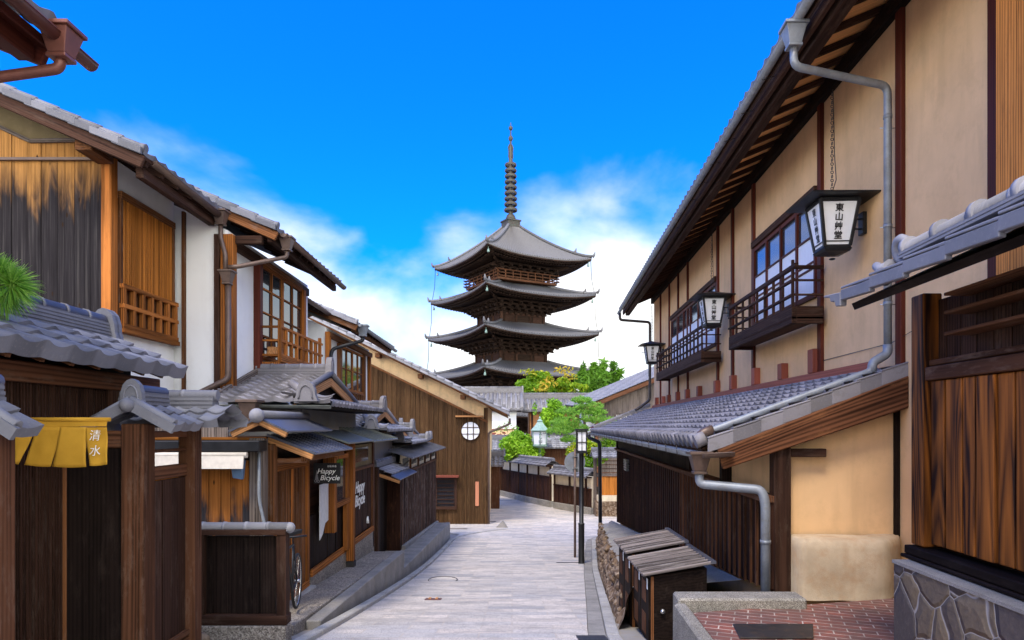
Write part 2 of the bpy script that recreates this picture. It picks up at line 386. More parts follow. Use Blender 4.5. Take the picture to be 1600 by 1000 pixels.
M={}
M['wood_black']=wood('wood_black',(.015,.009,.007),wear=.3,wearc=(.06,.042,.033))
M['wood_dark']=wood('wood_dark',(.042,.020,.013),wear=.45,wearc=(.11,.075,.055))
M['wood_gate']=wood('wood_gate',(.10,.042,.021),wear=.5,wearc=(.19,.12,.085))
M['wood_brown']=wood('wood_brown',(.145,.058,.022),wear=.2)
M['wood_orange']=wood('wood_orange',(.29,.10,.023),dark=.4,light=1.5,wear=.25,wearc=(.08,.04,.02))
M['wood_tan']=wood('wood_tan',(.42,.20,.08),dark=.6)
M['wood_lattice']=wood('wood_lattice',(.42,.15,.028),dark=.6,light=1.3)
M['wood_red']=wood('wood_red',(.085,.021,.013),dark=.7,light=1.2,rough=.5,bump=.1)
M['wood_redlight']=wood('wood_redlight',(.26,.075,.05),dark=.8,light=1.15,rough=.5,bump=.1)
M['wood_salmon']=wood('wood_salmon',(.42,.17,.095),dark=.8,light=1.15)
M['canvas']=plain('canvas',(.62,.56,.48),.9)
M['wood_lid']=wood('wood_lid',(.13,.11,.105),dark=.25,light=2.0,wear=.6,wearc=(.34,.31,.30))
M['wood_grey']=wood('wood_grey',(.12,.095,.08),dark=.4,light=1.6,wear=.4,wearc=(.26,.23,.21))
M['wood_olive']=wood('wood_olive',(.066,.034,.015),dark=.5,light=1.6,wear=.35,wearc=(.20,.12,.05))
M['wood_fence']=wood('wood_fence',(.028,.012,.008),dark=.4,light=1.8,wear=.6,wearc=(.12,.05,.022))
M['wood_rain']=wood('wood_rain',(.060,.034,.027),dark=.35,light=1.9,wear=.8,wearc=(.24,.20,.18))
M['soffit']=wood('soffit',(.80,.40,.15),dark=.75,light=1.2,rough=.7,bump=.1)
M['soffit_pink']=wood('soffit_pink',(.42,.20,.12),dark=.75,light=1.2,rough=.7,bump=.1)
M['barge']=wood('barge',(.085,.034,.016),dark=.35,light=1.8,wear=.4,wearc=(.30,.13,.05))
M['cedar']=grainy('cedar',(.30,.095,.017),(.020,.008,.006))
M['cedar_light']=wood('cedar_light',(.50,.19,.045),dark=.45,light=1.3,wear=.3,wearc=(.14,.05,.02))
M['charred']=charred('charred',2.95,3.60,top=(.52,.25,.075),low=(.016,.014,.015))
M['scorched']=charred('scorched',-1.2,-.85,top=(.42,.15,.035))
M['tile']=tilem('tile',(.165,.165,.19))
M['tile_light']=tilem('tile_light',(.235,.23,.25),.5)
M['tile_violet']=tilem('tile_violet',(.19,.178,.19),.5,.25)
M['tile_dark']=tilem('tile_dark',(.13,.13,.15),.45)
M['tile_old']=tilem('tile_old',(.22,.21,.215),.6,.6)
M['pagoda_tile_pale']=tilem('pagoda_tile_pale',(.135,.13,.13),.6,.55)
M['pagoda_tile']=tilem('pagoda_tile',(.115,.115,.125),.6,.35)
M['pagoda_wood']=wood('pagoda_wood',(.026,.015,.010),wear=.2,wearc=(.08,.045,.03))
M['plaster_yellow']=plaster('plaster_yellow',(.74,.475,.25),.12,(.40,.25,.13),.25)
M['plaster_white']=plaster('plaster_white',(.86,.85,.82),.03,(.5,.45,.4),.12)
M['plaster_cream']=plaster('plaster_cream',(.80,.56,.30),.06)
M['plaster_grey']=plaster('plaster_grey',(.28,.27,.26),.15)
M['plaster_ivory']=plaster('plaster_ivory',(.72,.62,.45),.08)
M['plaster_olive']=plaster('plaster_olive',(.20,.155,.08),.1)
M['plinth']=plaster('plinth',(.50,.39,.27),.25,(.36,.22,.12),.6,2.2,.6)
M['pipe_grey']=metalm('pipe_grey',(.22,.24,.27),.45,.2,.25,.35,(.16,.13,.10))
M['pipe_brown']=metalm('pipe_brown',(.13,.085,.065),.45,.3,.3)
M['copper_red']=metalm('copper_red',(.17,.06,.04),.4,.3,.25)
M['patina']=metalm('patina',(.28,.36,.34),.5,.2,.2)
M['verdigris']=metalm('verdigris',(.26,.38,.32),.55,.1,.2,.3,(.45,.6,.5))
M['bronze']=metalm('bronze',(.045,.03,.022),.6,.1,.5,.35,(.10,.26,.20))
M['sheet']=metalm('sheet',(.13,.135,.17),.35,.5,.25)
M['sheet_green']=metalm('sheet_green',(.15,.16,.14),.4,.4,.25)
M['iron']=metalm('iron',(.02,.02,.022),.45,.5,.3)
M['iron_worn']=metalm('iron_worn',(.05,.045,.043),.5,.6,.4,.4)
M['steel']=metalm('steel',(.5,.5,.5),.25,.9,.2)
M['shoji']=plain('shoji',(.80,.81,.84),.5,var=.03)
M['ink']=plain('ink',(.012,.012,.014),.5)
M['white_paint']=plain('white_paint',(.82,.82,.80),.6)
M['cloth_white']=plain('cloth_white',(.62,.62,.62),.9)
M['blue_plastic']=plain('blue_plastic',(.12,.20,.34),.5)
M['rubber']=plain('rubber',(.015,.015,.015),.7)
M['kerb']=speckle('kerb',(.30,.27,.24),(.42,.40,.37),(.52,.50,.47),220)
M['aggregate']=speckle('aggregate',(.12,.10,.085),(.27,.23,.19),(.45,.40,.34),75)
M['granite']=speckle('granite',(.10,.09,.075),(.27,.245,.205),(.46,.43,.38),190)
M['concrete']=speckle('concrete',(.24,.22,.20),(.30,.28,.25),(.38,.35,.32),200)
M['rock']=speckle('rock',(.10,.06,.035),(.20,.13,.08),(.33,.25,.18),14,.9,.9)
M['foliage_maple']=leafm('foliage_maple',(.07,.19,.008),(.24,.42,.012),(.62,.52,.03))
M['foliage_autumn']=leafm('foliage_autumn',(.26,.36,.02),(.46,.40,.03),(.66,.36,.04))
M['foliage_dark']=leafm('foliage_dark',(.05,.15,.012),(.16,.34,.03))
M['foliage_shrub']=leafm('foliage_shrub',(.11,.27,.015),(.32,.58,.03),(.58,.78,.07))
M['foliage_pine']=leafm('foliage_pine',(.08,.25,.025),(.26,.52,.06),(.50,.72,.16))
M['bark']=wood('bark',(.12,.085,.06),wear=.3,bump=.8)
def glassm():
    t=NT('window_glass'); return t.done((.035,.04,.045),.04,0,1.0)
M['glass']=glassm()
def noren():
    t=NT('noren_cloth'); o=t.obj(); n=t.noise(t.map(o,(200,200,200)),1,2); n2=t.noise(o,6,4)
    col=t.ramp(n2,[(.3,(.43,.22,.018)),(.7,(.56,.30,.03))]); t.bump(n,.3,.002); return t.done(col,.85,0,.2)
M['noren']=noren()
def paving():
    t=NT('stone_paving'); o=t.obj(); b=t.n('TexBrick'); t.L(t.map(o,(1,1,0)),b.inputs['Vector'])
    b.offset=.43; b.inputs['Scale'].default_value=1; b.inputs['Brick Width'].default_value=.86; b.inputs['Row Height'].default_value=.31
    b.inputs['Mortar Size'].default_value=.012; b.inputs['Mortar Smooth'].default_value=.3; b.inputs['Bias'].default_value=0
    b.inputs['Color1'].default_value=(0,0,0,1); b.inputs['Color2'].default_value=(1,1,1,1); b.inputs['Mortar'].default_value=(.5,.5,.5,1)
    col=t.ramp(b.outputs['Color'],[(.05,(.40,.385,.37)),(.3,(.64,.555,.47)),(.5,(.48,.455,.435)),(.72,(.72,.635,.55)),(.95,(.58,.53,.475))])
    sp=t.n('TexVoronoi'); t.L(o,sp.inputs['Vector']); sp.inputs['Scale'].default_value=120
    s=t.n('SeparateColor'); t.L(sp.outputs['Color'],s.inputs[0])
    col=t.mix(t.ramp(s.outputs[0],[(.80,0.),(.84,.75)]),col,(.12,.11,.13)); col=t.mix(t.ramp(s.outputs[1],[(.7,0.),(.8,.3)]),col,(.62,.58,.58))
    col=t.mix(t.ramp(t.noise(t.map(o,(1.6,2.6,1)),1.4,9,.78),[(.38,.65),(.54,0.)]),col,(.26,.245,.23))
    col=t.mix(t.math('MULTIPLY',b.outputs['Fac'],.55),col,(.52,.43,.34))
    h=t.math('SUBTRACT',t.math('MULTIPLY',s.outputs[2],.25),b.outputs['Fac']); t.bump(h,.45,.006)
    return t.done(col,.75,0,.2)
M['paving']=paving()
def brickpave():
    t=NT('brick_paving'); o=t.obj(); b=t.n('TexBrick'); t.L(t.map(o,(1,1,0),(0,0,0),(0,0,.35)),b.inputs['Vector'])
    b.inputs['Scale'].default_value=1; b.inputs['Brick Width'].default_value=.23; b.inputs['Row Height'].default_value=.105; b.inputs['Mortar Size'].default_value=.006
    b.inputs['Color1'].default_value=(.30,.09,.06,1); b.inputs['Color2'].default_value=(.17,.07,.055,1); b.inputs['Mortar'].default_value=(.55,.46,.38,1)
    col=t.mix(t.ramp(t.noise(o,4,6,.7),[(.45,.6),(.62,0.)]),b.outputs['Color'],(.10,.065,.055))
    t.bump(t.math('SUBTRACT',1,b.outputs['Fac']),.4,.004); return t.done(col,.7,0,.35)
M['brick']=brickpave()
def crazy():
    t=NT('rubble_stone'); o=t.obj(); o2=t.map(o,(2.6,2.6,2.6)); nz=t.n('TexNoise'); t.L(o2,nz.inputs['Vector']); nz.inputs['Scale'].default_value=.8
    ad=t.n('VectorMath',operation='MULTIPLY_ADD'); t.L(nz.outputs['Color'],ad.inputs[0]); ad.inputs[1].default_value=(.5,.5,.5); t.L(o2,ad.inputs[2])
    v=t.n('TexVoronoi',feature='DISTANCE_TO_EDGE'); t.L(ad.outputs[0],v.inputs['Vector']); v.inputs['Scale'].default_value=1.25
    c=t.n('TexVoronoi'); t.L(ad.outputs[0],c.inputs['Vector']); c.inputs['Scale'].default_value=1.25
    s=t.n('SeparateColor'); t.L(c.outputs['Color'],s.inputs[0])
    col=t.ramp(s.outputs[0],[(.1,(.085,.070,.066)),(.45,(.15,.115,.085)),(.75,(.21,.155,.095)),(.95,(.12,.095,.082))])
    n=t.noise(o,22,7,.7); col=t.mix(t.ramp(n,[(.35,.5),(.65,0.)]),col,(.05,.045,.045)); col=t.mix(t.ramp(n,[(.58,0.),(.75,.3)]),col,(.3,.26,.22))
    e=t.ramp(v.outputs['Distance'],[(.006,1.),(.014,0.)]); col=t.mix(e,col,(.36,.33,.30))
    h=t.math('ADD',t.ramp(v.outputs['Distance'],[(0.,0.),(.08,1.)]),t.math('MULTIPLY',n,.5)); t.bump(h,.9,.02); return t.done(col,.75,0,.35)
M['rubble']=crazy()
M['earth']=plaster('earth',(.30,.28,.26),.2)
# ------------------------------------------------------------------ ground
HT=[(-30,.2),(-8,.75),(0,1.4),(5,1.95),(7.3,2.28),(9,2.53),(12,2.93),(15,3.3),(18,3.62),(24,4.1),(30,4.4),(36,4.55),(42,4.6),(50,4.65),(700,4.7)]
def g(y):
    for (a,ha),(b,hb) in zip(HT,HT[1:]):
        if a<=y<=b: return -(ha+(hb-ha)*(y-a)/(b-a))
    return -4.7
def gs(y): return (g(y-1.2)+g(y)*2+g(y+1.2))/4 if y<60 else g(y)
def sheet(ys,xl,xr,dz,nx=2):
    mb=MB(); R=[]
    for y in ys:
        a,b=xl(y),xr(y); R.append([mb.vert((a+(b-a)*i/nx,y,gs(y)+dz)) for i in range(nx+1)])
    for A,B in zip(R,R[1:]):
        for i in range(nx): mb.face((A[i],A[i+1],B[i+1],B[i]),True)
    return mb
ysr=[-12+i for i in range(0,66)]
struct(sheet([-30]+ysr+[60,90,160,400,700],lambda y:-500 if y>5 else -60,lambda y:500 if y>5 else 60,-.03,8).build('ground',M['earth']))
XL=lambda y:-2.12 if y<24 else (-2.12-(y-24)*.0 if y<27 else (-2.1-(y-27)*1.6 if y<32.5 else -14))
XRt=[(-12,.4),(7.3,1.09),(10.2,1.39),(16.7,2.03),(24.8,2.97),(30,5),(34,11),(60,12)]
def XR(y):
    for (a,p),(b,q) in zip(XRt,XRt[1:]):
        if a<=y<=b: return p+(q-p)*(y-a)/(b-a)
    return 12
struct(sheet(ysr,XL,lambda y:XR(y)-.28,.0,4).build('road',M['paving']))
# gutter course and raised kerb on each side
mb=MB()
for y in np.arange(-4,29,.98):
    y1=y+.97
    a,b=XR(y)-.27,XR(y1)-.27; mb.hexa([(a,y,gs(y)-.05),(a+.19,y,gs(y)-.05),(b+.19,y1,gs(y1)-.05),(b,y1,gs(y1)-.05),(a,y,gs(y)+.004),(a+.19,y,gs(y)+.004),(b+.19,y1,gs(y1)+.004),(b,y1,gs(y1)+.004)])
struct(mb.build('gutter_channel',M['concrete']))
mb=MB()
for y in np.arange(-4,29,.6):
    y1=y+.59
    a,b=XR(y)-.07,XR(y1)-.07; mb.hexa([(a,y,gs(y)-.1),(a+.14,y,gs(y)-.1),(b+.14,y1,gs(y1)-.1),(b,y1,gs(y1)-.1),(a,y,gs(y)+.045),(a+.14,y,gs(y)+.045),(b+.14,y1,gs(y1)+.045),(b,y1,gs(y1)+.045)])
struct(mb.build('kerb_right',M['kerb'],bevel=.01))
mb=MB()
for y in np.arange(4,24.6,.6):
    y1=y+.59
    a=-2.24; mb.hexa([(a,y,gs(y)-.1),(a+.13,y,gs(y)-.1),(a+.13,y1,gs(y1)-.1),(a,y1,gs(y1)-.1),(a,y,gs(y)+.06),(a+.13,y,gs(y)+.06),(a+.13,y1,gs(y1)+.06),(a,y1,gs(y1)+.06)])
cv=[(-2.24,24.6),(-2.1,25.6),(-1.8,26.6),(-1.35,27.5),(-.8,28.3),(-.2,28.9)]
for (xa,ya),(xb,yb) in zip(cv,cv[1:]):
    mb.beam((xa,ya,gs(ya)-.0),(xb,yb,gs(yb)-.0),.11,.06)
struct(mb.build('kerb_left',M['kerb'],bevel=.012))
# raised forecourts along the left
def plat(x0,x1,y0,y1,z0,z1,name,mat,bot=None):
    mb=MB(); n=max(1,int((y1-y0)/.98))
    for i in range(n):
        a=y0+(y1-y0)*i/n; b=y0+(y1-y0)*(i+1)/n-.006; za=z0+(z1-z0)*(a-y0)/(y1-y0); zb=z0+(z1-z0)*(b-y0)/(y1-y0)
        mb.hexa([(x0,a,gs(a)-.3),(x1,a,gs(a)-.3),(x1,b,gs(b)-.3),(x0,b,gs(b)-.3),(x0,a,za),(x1,a,za),(x1,b,zb),(x0,b,zb)],.5)
    return struct(mb.build(name,mat,bevel=.012))
plat(-2.48,-2.30,8.2,14.6,-2.33,-2.66,'pavement_edge',M['concrete'])
plat(-6.0,-2.484,7.75,14.6,-2.26,-2.67,'pavement',M['aggregate'])
plat(-2.52,-2.34,14.62,25.8,-3.06,-3.62,'pavement_step',M['concrete'])
plat(-6.0,-2.524,14.62,25.8,-3.07,-3.63,'pavement_far',M['concrete'])
# rocky verge below the right-hand fence
def fz(y): return -1.72-(y-7)*.096
mb=MB(); ys=np.arange(8.2,25.4,.22); R=[]
for y in ys:
    w=1.0; e0=XR(y)+.10; gz=gs(y); top=fz(y)-.03; xo=e0+.10+.12*mnoise.noise(V((y*1.3,0,0))); xi=2.30+KR*y
    hh=max(.04,min(1,(y-8.6)/3))
    row=[]
    for t,(x,z) in enumerate([(e0-.02,gz-.1),(e0,gz+.12*hh),(xo-.02,gz+.3*(top-gz)),(xo+.03,gz+.62*(top-gz)),(xo+.12,gz+.86*(top-gz)),(xo+.35,top-.06),((xo+xi)/2+.1,top-.02),(xi+.03,top+.02)]):
        j=.07 if 0<t<5 else .02
        row.append(mb.vert((x+j*mnoise.noise(V((y*3.1,t*1.7,0))),y,z+j*1.2*mnoise.noise(V((y*2.9,t*1.3,7))))))
    R.append(row)
for A,B in zip(R,R[1:]):
    for i in range(7): mb.face((A[i],A[i+1],B[i+1],B[i]),i>4)
o=mb.build('verge',M['rock']); struct(o)
o.data.materials.append(M['concrete'])
for p in o.data.polygons:
    if p.index%7>=4: p.material_index=1

mb=MB(); rg=random.Random(31)
for i in range(150):
    y=rg.uniform(8.9,24.5); q=rg.random(); e0=XR(y)+.12; top=fz(y)-.1; gz_=gs(y); hh=max(.1,min(1,(y-8.6)/3))
    s_=rg.uniform(.05,.13)*(.5+.5*hh); mb.sphere((e0+.03+.10*q,y,gz_+.05+(top-gz_-.05)*q*.95),s_,8,6,(.8,1.5,.75),.55,i)
struct(mb.build('verge_rocks',M['rock']))

# ------------------------------------------------------------------ right-hand house
hr=thing('merchant_house','long ochre plaster machiya on the right with dark red posts, two balconies and deep eaves','house',(4.3,7.5,-1.8))
WO=3.84; K=KR
mb=MB(K)
mb.box(WO,WO+7,1.2,25,-1.9,4.9); mb.build('wall',M['plaster_yellow'],hr)
mb=MB(K); zt=lambda o:-.27+(o-1.62)*.383
mb.hexa([(2.50,7.5,-3.9),(WO-.002,7.5,-3.9),(WO-.002,24,-3.9),(2.50,24,-3.9),(2.50,7.5,zt(2.5)),(WO-.002,7.5,zt(WO)),(WO-.002,24,zt(WO)),(2.50,24,zt(2.5))])
mb.build('lower_wall',M['plaster_yellow'],hr)
# upper posts
for y,w in ((23.4,.1),(21.7,.1),(20.2,.1),(18.8,.1),(15.45,.12),(14.2,.12),(12.75,.12),(9.6,.13),(7.42,.13)):
    mb=MB(K); mb.box(WO-.05,WO+.02,y-w/2,y+w/2,.66,4.72); mb.build('post',M['wood_red'],hr,.006)
mb=MB(K); mb.box(WO-.07,WO+.03,5.70,5.88,-1.4,5); mb.build('post',M['wood_red'],hr,.006)
mb=MB(K); mb.box(WO-.14,WO+.04,5.1,5.66,-1.4,5); mb.build('corner_panel',M['cedar_light'],hr,.008)
# red sole plate with its stub brackets
mb=MB(K); mb.box(WO-.10,WO,8.0,24.9,.66,.76); mb.box(WO-.16,WO-.0,7.4,24.9,.60,.655); mb.build('sole_plate',M['wood_redlight'],hr,.005)
for y,h in ((24,.3),(22.6,.28),(21.6,.28),(20.1,.3),(18.7,.3),(17.2,.3),(15.4,.32),(14.05,.34),(12.5,.36),(11.05,.30),(9.75,.40)):
    mb=MB(K); mb.box(WO-.115,WO-.003,y-.10,y+.10,.762,.762+h*.85); mb.build('bracket',M['wood_redlight'],hr,.006)
# dark frieze beam and eaves
mb=MB(K)
mb.box(WO-.09,WO+.03,1.3,25.2,4.52,4.72); mb.build('wall_plate',M['wood_black'],hr,.01)
mb=MB(K); mb.box(2.84,2.99,1.3,25.4,4.12,4.28); mb.build('eave_purlin',M['wood_dark'],hr,.012)
def eavez(o): return 4.30+(o-2.75)*.42
mb=MB(K); a=[];
for i,y in enumerate(np.arange(1.5,25.4,.52)):
    mb.hexa([(2.82,y,eavez(2.82)-.03),(2.82,y+.05,eavez(2.82)-.03),(3.95,y+.05,eavez(3.95)-.03),(3.95,y,eavez(3.95)-.03),
             (2.82,y,eavez(2.82)+.05),(2.82,y+.05,eavez(2.82)+.05),(3.95,y+.05,eavez(3.95)+.05),(3.95,y,eavez(3.95)+.05)])
rf=mb.build('rafters',M['wood_dark'],hr)
mb=MB(K)
for i,y in enumerate(np.arange(1.4,25.3,.42)):
    mb.slab([(2.76,y,eavez(2.76)+.075),(4.4,y,eavez(4.4)+.075),(4.4,y+.42,eavez(4.4)+.075),(2.76,y+.42,eavez(2.76)+.075)],.02)
mb.build('eave_boards',M['soffit'],hr)
mb=MB(K); mb.slab([(2.70,1.2,eavez(2.70)+.10),(9,1.2,eavez(9)+.10),(9,25.5,eavez(9)+.10),(2.70,25.5,eavez(2.70)+.10)],.022)
mb.box(2.74,2.80,1.3,25.45,4.16,4.36)
mb.build('fascia',M['wood_dark'],hr,.008)
mb=MB(K); tiles(mb,(2.62,1.2,eavez(2.62)+.13),(0,24.3,0),(1.6,0,.672),w=.27,c=.25); mb.build('roof',M['tile'],hr)
mb=MB(K)
tiles(mb,(4.22,1.2,eavez(4.22)+.14),(0,24.3,0),(5.5,0,2.31),w=.54,c=.5,prof=[(0,1),(.4,0)]); mb.build('upper_roof',M['tile'],hr)
mb=MB(K); mb.gutter((2.60,1.3,4.29),(2.60,25.6,4.24),.055); gt=mb.build('gutter',M['pipe_grey'],hr)
for y in np.arange(2,25.5,.9):
    mb=MB(K); mb.tube([(2.53,y,4.30),(2.60,y,4.21),(2.70,y,4.25),(2.78,y,4.27)],.006,5); mb.build('gutter_bracket',M['iron_worn'],gt)
def rainhead(mb,c,s=1,k=0):
    x,y,z=c; a=.10*s;b=.06*s
    mb.hexa([(x-b,y-b,z-.17*s),(x+b,y-b,z-.17*s),(x+b,y+b,z-.17*s),(x-b,y+b,z-.17*s),(x-a,y-a,z),(x+a,y-a,z),(x+a,y+a,z),(x-a,y+a,z)])
    mb.box(x-a*1.18,x+a*1.18,y-a*1.18,y+a*1.18,z,z+.03*s); mb.box(x-b*1.15,x+b*1.15,y-b*1.15,y+b*1.15,z-.20*s,z-.172*s)
mb=MB(K); rainhead(mb,(2.58,7.2,4.20),1.05); rh=mb.build('rain_head',M['pipe_grey'],hr,.004)
def collars(mb,pts,r):
    for p,d in pts: d=V(d).normalized(); p=V(p); mb.tube([p-d*.02,p+d*.02],r*1.13,12)
mb=MB(K); pp=[(2.58,7.2,4.0),(2.58,7.2,3.80),(3.66,7.5,3.70),(3.72,7.5,3.5),(3.72,7.5,.86)]
mb.tube(pp[:2]+[(3.72,7.5,3.74)]+[(3.72,7.5,.86)],.042,12,round_=.10)
mb.tube([(3.72,7.5,.90),(3.72,7.5,.80),(3.55,7.5,.70),(3.55,7.5,.60)],.05,12,round_=.06)
mb.tube([(3.55,7.5,.66),(3.52,7.5,.60),(1.72,7.5,-.07),(1.68,7.5,-.14)],.042,12,round_=.05)
collars(mb,[((3.72,7.5,2.2),(0,0,1)),((3.72,7.5,1.35),(0,0,1)),((3.72,7.5,3.4),(0,0,1))],.042)
mb.build('downpipe',M['pipe_grey'],hr)
mb=MB(K); mb.tube([(1.80,7.5,-.035),(1.66,7.5,-.08),(1.62,7.5,-.24)],.055,12,round_=.08); mb.build('pipe_elbow',M['pipe_brown'],hr)
for y,z in ((7.5,3.3),(7.5,2.2),(7.5,1.35)):
    mb=MB(K); mb.tube([(3.66,7.55,z),(3.86,7.55,z)],.006,5); mb.build('pipe_clip',M['steel'],hr)
# far-end downpipe
mb=MB(K); mb.tube([(2.62,25.3,4.2),(2.62,25.3,3.95),(3.72,25.2,3.85),(3.72,25.2,.98),(3.4,25.4,.72),(3.2,25.4,.6)],.05,8,round_=.1); mb.build('downpipe',M['iron_worn'],hr)
mb=MB(K); mb.tube([(WO-.01,9.7,.92),(WO-.03,7.6,.93),(WO-.02,6.0,1.2)],.004,4); mb.build('cable',M['iron'],hr)
# --- lower pent roof
mb=MB(K); tiles(mb,(1.62,7.38,-.20),(0,18.9,0),(2.2,0,.84),w=.27,c=.22,amp=.036,lift=.046,lip=.03)
for i in range(70):
    y=7.38+.27*i; mb.tube([(1.575,y,-.165),(1.68,y,-.125)],.078,12)
mb.build('pent_roof',M['tile_violet'],hr)
mb=MB(K); mb.slab([(1.66,7.42,-.235),(3.84,7.42,.60),(3.84,26.2,.60),(1.66,26.2,-.235)],.03); mb.build('pent_boards',M['wood_dark'],hr)
mb=MB(K)
for y in np.arange(7.5,26.2,.45): mb.beam((1.72,y,-.29),(2.6,y,.045),.05,.06)
mb.build('pent_rafters',M['wood_dark'],hr)
# verge tiles stepping up the near edge
mb=MB(K); nv=8
for i in range(nv):
    a=i/nv; b=(i+1)/nv+.02; x0=1.70+2.12*a; x1=1.70+2.12*b; yf=7.30-.003*(i%2); z0=-.155+.82*a; z1=-.155+.82*b
    mb.hexa([(x0,yf,z0-.125),(x1,yf,z1-.145),(x1,7.335,z1-.145),(x0,7.335,z0-.125),(x0,yf,z0+.02),(x1,yf,z1-.0),(x1,7.335,z1-.0),(x0,7.335,z0+.02)])
    mb.hexa([(x0,yf-.004,z0+.022),(x1,yf-.004,z1+.002),(x1,7.50,z1-.01),(x0,7.50,z0+.0),(x0,yf-.004,z0+.045),(x1,yf-.004,z1+.02),(x1,7.50,z1+.015),(x0,7.50,z0+.03)])
mb.build('verge_tiles',M['tile_violet'],hr,.006)
mb=MB(K); mb.hexa([(1.86,7.28,-.46),(3.84,7.28,.20),(3.84,7.35,.20),(1.86,7.35,-.46),(1.80,7.28,-.245),(3.84,7.28,.545),(3.84,7.35,.545),(1.80,7.35,-.245)])
mb.build('barge_board',M['barge'],hr,.012)
mb=MB(K); mb.tube([(1.62,26.32,-.08),(3.84,26.32,.80)],.06,8); mb.build('verge_flashing',M['copper_red'],hr)
mb=MB(K)
ridge(mb,(1.7,26.1,-.10),(3.84,26.1,.74),.2,2,.06); mb.build('verge_ridge',M['tile_light'],hr)
mb=MB(K); mb.gutter((1.56,7.30,-.27),(1.56,26.3,-.24),.065); gt=mb.build('gutter',M['pipe_grey'],hr)
for y in np.arange(8,26,.75):
    mb=MB(K); mb.tube([(1.49,y,-.22),(1.50,y,-.33),(1.60,y,-.345),(1.66,y,-.27)],.006,5); mb.build('gutter_bracket',M['iron_worn'],gt)
mb=MB(K); rainhead(mb,(1.62,7.36,-.30),1.05); mb.gutter((1.62,7.2,-.29),(1.95,7.2,-.27),.05); mb.build('rain_head',M['pipe_brown'],hr,.004)
mb=MB(K); mb.tube([(1.62,7.36,-.48),(1.62,7.36,-.62),(2.22,7.12,-.66),(2.25,7.1,-.80),(2.25,7.1,-1.86)],.05,12,round_=.09)
collars(mb,[((2.25,7.1,-1.2),(0,0,1))],.05); mb.build('downpipe',M['pipe_grey'],hr)
mb=MB(K); mb.tube([(1.52,26.2,-.30),(1.52,26.2,-.42),(1.9,25.9,-.6),(1.92,25.9,-.75),(1.92,25.6,-3.9)],.07,8,round_=.1); mb.build('downpipe',M['iron'],hr)
# --- plank skirting of the ground floor
mb=MB(K)
for y in np.arange(7.36,24,.235):
    z1=-.82
    mb.hexa([(2.36,y,fz(y)),(2.38,y+.225,fz(y+.225)),(2.49,y+.225,fz(y+.225)),(2.49,y,fz(y)),(2.36,y,z1),(2.38,y+.225,z1),(2.49,y+.225,z1),(2.49,y,z1)])
mb.build('plank_skirting',M['wood_fence'],hr)
mb=MB(K)
for y in np.arange(7.46,12.3,.235): mb.box(2.325,2.355,y-.02,y+.02,fz(y),-.83)
mb.build('battens',M['wood_gate'],hr)
mb=MB(K); mb.box(2.30,2.50,7.34,24.05,-.82,-.75); mb.build('rail',M['wood_gate'],hr,.006)
mb=MB(K)
for y in np.arange(11.7,24,.31): mb.box(2.40,2.49,y,y+.30,-.75,.1)
mb.build('upper_planks',M['wood_black'],hr)
for y in (9.4,11.6,24.0):
    mb=MB(K); mb.box(2.36,2.50,y-.06,y+.06,-.75,.12); mb.build('post',M['wood_black'],hr)
mb=MB(K); mb.box(2.42,2.60,7.33,7.51,-1.95,.02); mb.build('corner_post',M['wood_dark'],hr,.01)
mb=MB(K); mb.box(2.60,3.0,7.38,7.48,-.33,-.24); mb.build('tie_beam',M['wood_dark'],hr,.006)
mb=MB(K); mb.box(3.78,3.835,7.46,7.5,-1.2,.3); mb.build('corner_bead',M['wood_black'],hr)
# ventilator by the far end
mb=MB(K)
for i in range(5): mb.box(2.28,2.36,20.2,20.9,-1.32+.07*i,-1.27+.07*i)
mb.build('vent',M['steel'],hr)
# rendered plinth with its swollen corner
mb=MB(); R=[]
pts=[]
for i in range(15):
    t=i/14; x=3.0+1.2*t; y=7.12-.06*t + (0 if t<.75 else (t-.75)*1.3)
    pts.append((x,y))
pts=[(3.0,7.5)]+pts+[(4.26,7.7)]
prof=[(0,.03),(.02,.10),(0,.3),(0,.56),(.015,.62),(.05,.655),(.36,.665)]
for (x,y) in pts:
    row=[]
    for dx,dz in prof:
        wv=.02*mnoise.noise(V((x*3,dz*4,1)))
        row.append(mb.vert((x,min(7.52,y+dx+wv),-1.84+dz+.02*mnoise.noise(V((x*2.4,5,dz))))))
    R.append(row)
for A,B in zip(R,R[1:]):
    for i in range(len(prof)-1): mb.face((A[i],B[i],B[i+1],A[i+1]),True)
mb.build('plinth',M['plinth'],hr)
# --- windows
def window(y0,y1,z0,z1,n,name='window'):
    f=MB(K); f.box(WO-.05,WO-.0,y0,y1,z0,z0+.07); f.box(WO-.05,WO,y0,y1,z1-.07,z1)
    for i in range(n+1):
        y=y0+(y1-y0)*i/n; f.box(WO-.055,WO-.005,y-.03,y+.03,z0,z1)
    for zz in (.30,.36,.62): f.box(WO-.045,WO-.01,y0,y1,z0+(z1-z0)*zz-.014,z0+(z1-z0)*zz+.014)
    fo=f.build(name,M['wood_red'],hr)
    p=MB(K); p.box(WO-.02,WO-.004,y0+.02,y1-.02,z0+.02,z1-.02); p.build('pane',M['glass'],fo)
    p=MB(K); p.box(WO-.026,WO-.0205,y0+.02,y1-.02,z0+.05,z0+(z1-z0)*.62); p.build('reflection_sheet',M['shoji'],fo)  # white sheet over the lower glass; its bright reflection put into the colour
window(9.75,12.65,1.85,3.30,4); window(15.55,21.2,1.85,3.30,6)
mb=MB(K); mb.box(WO-.09,WO-.0,9.68,12.7,3.3,3.42); mb.box(WO-.09,WO-.0,15.5,21.3,3.3,3.42); mb.build('lintel',M['wood_dark'],hr,.006)
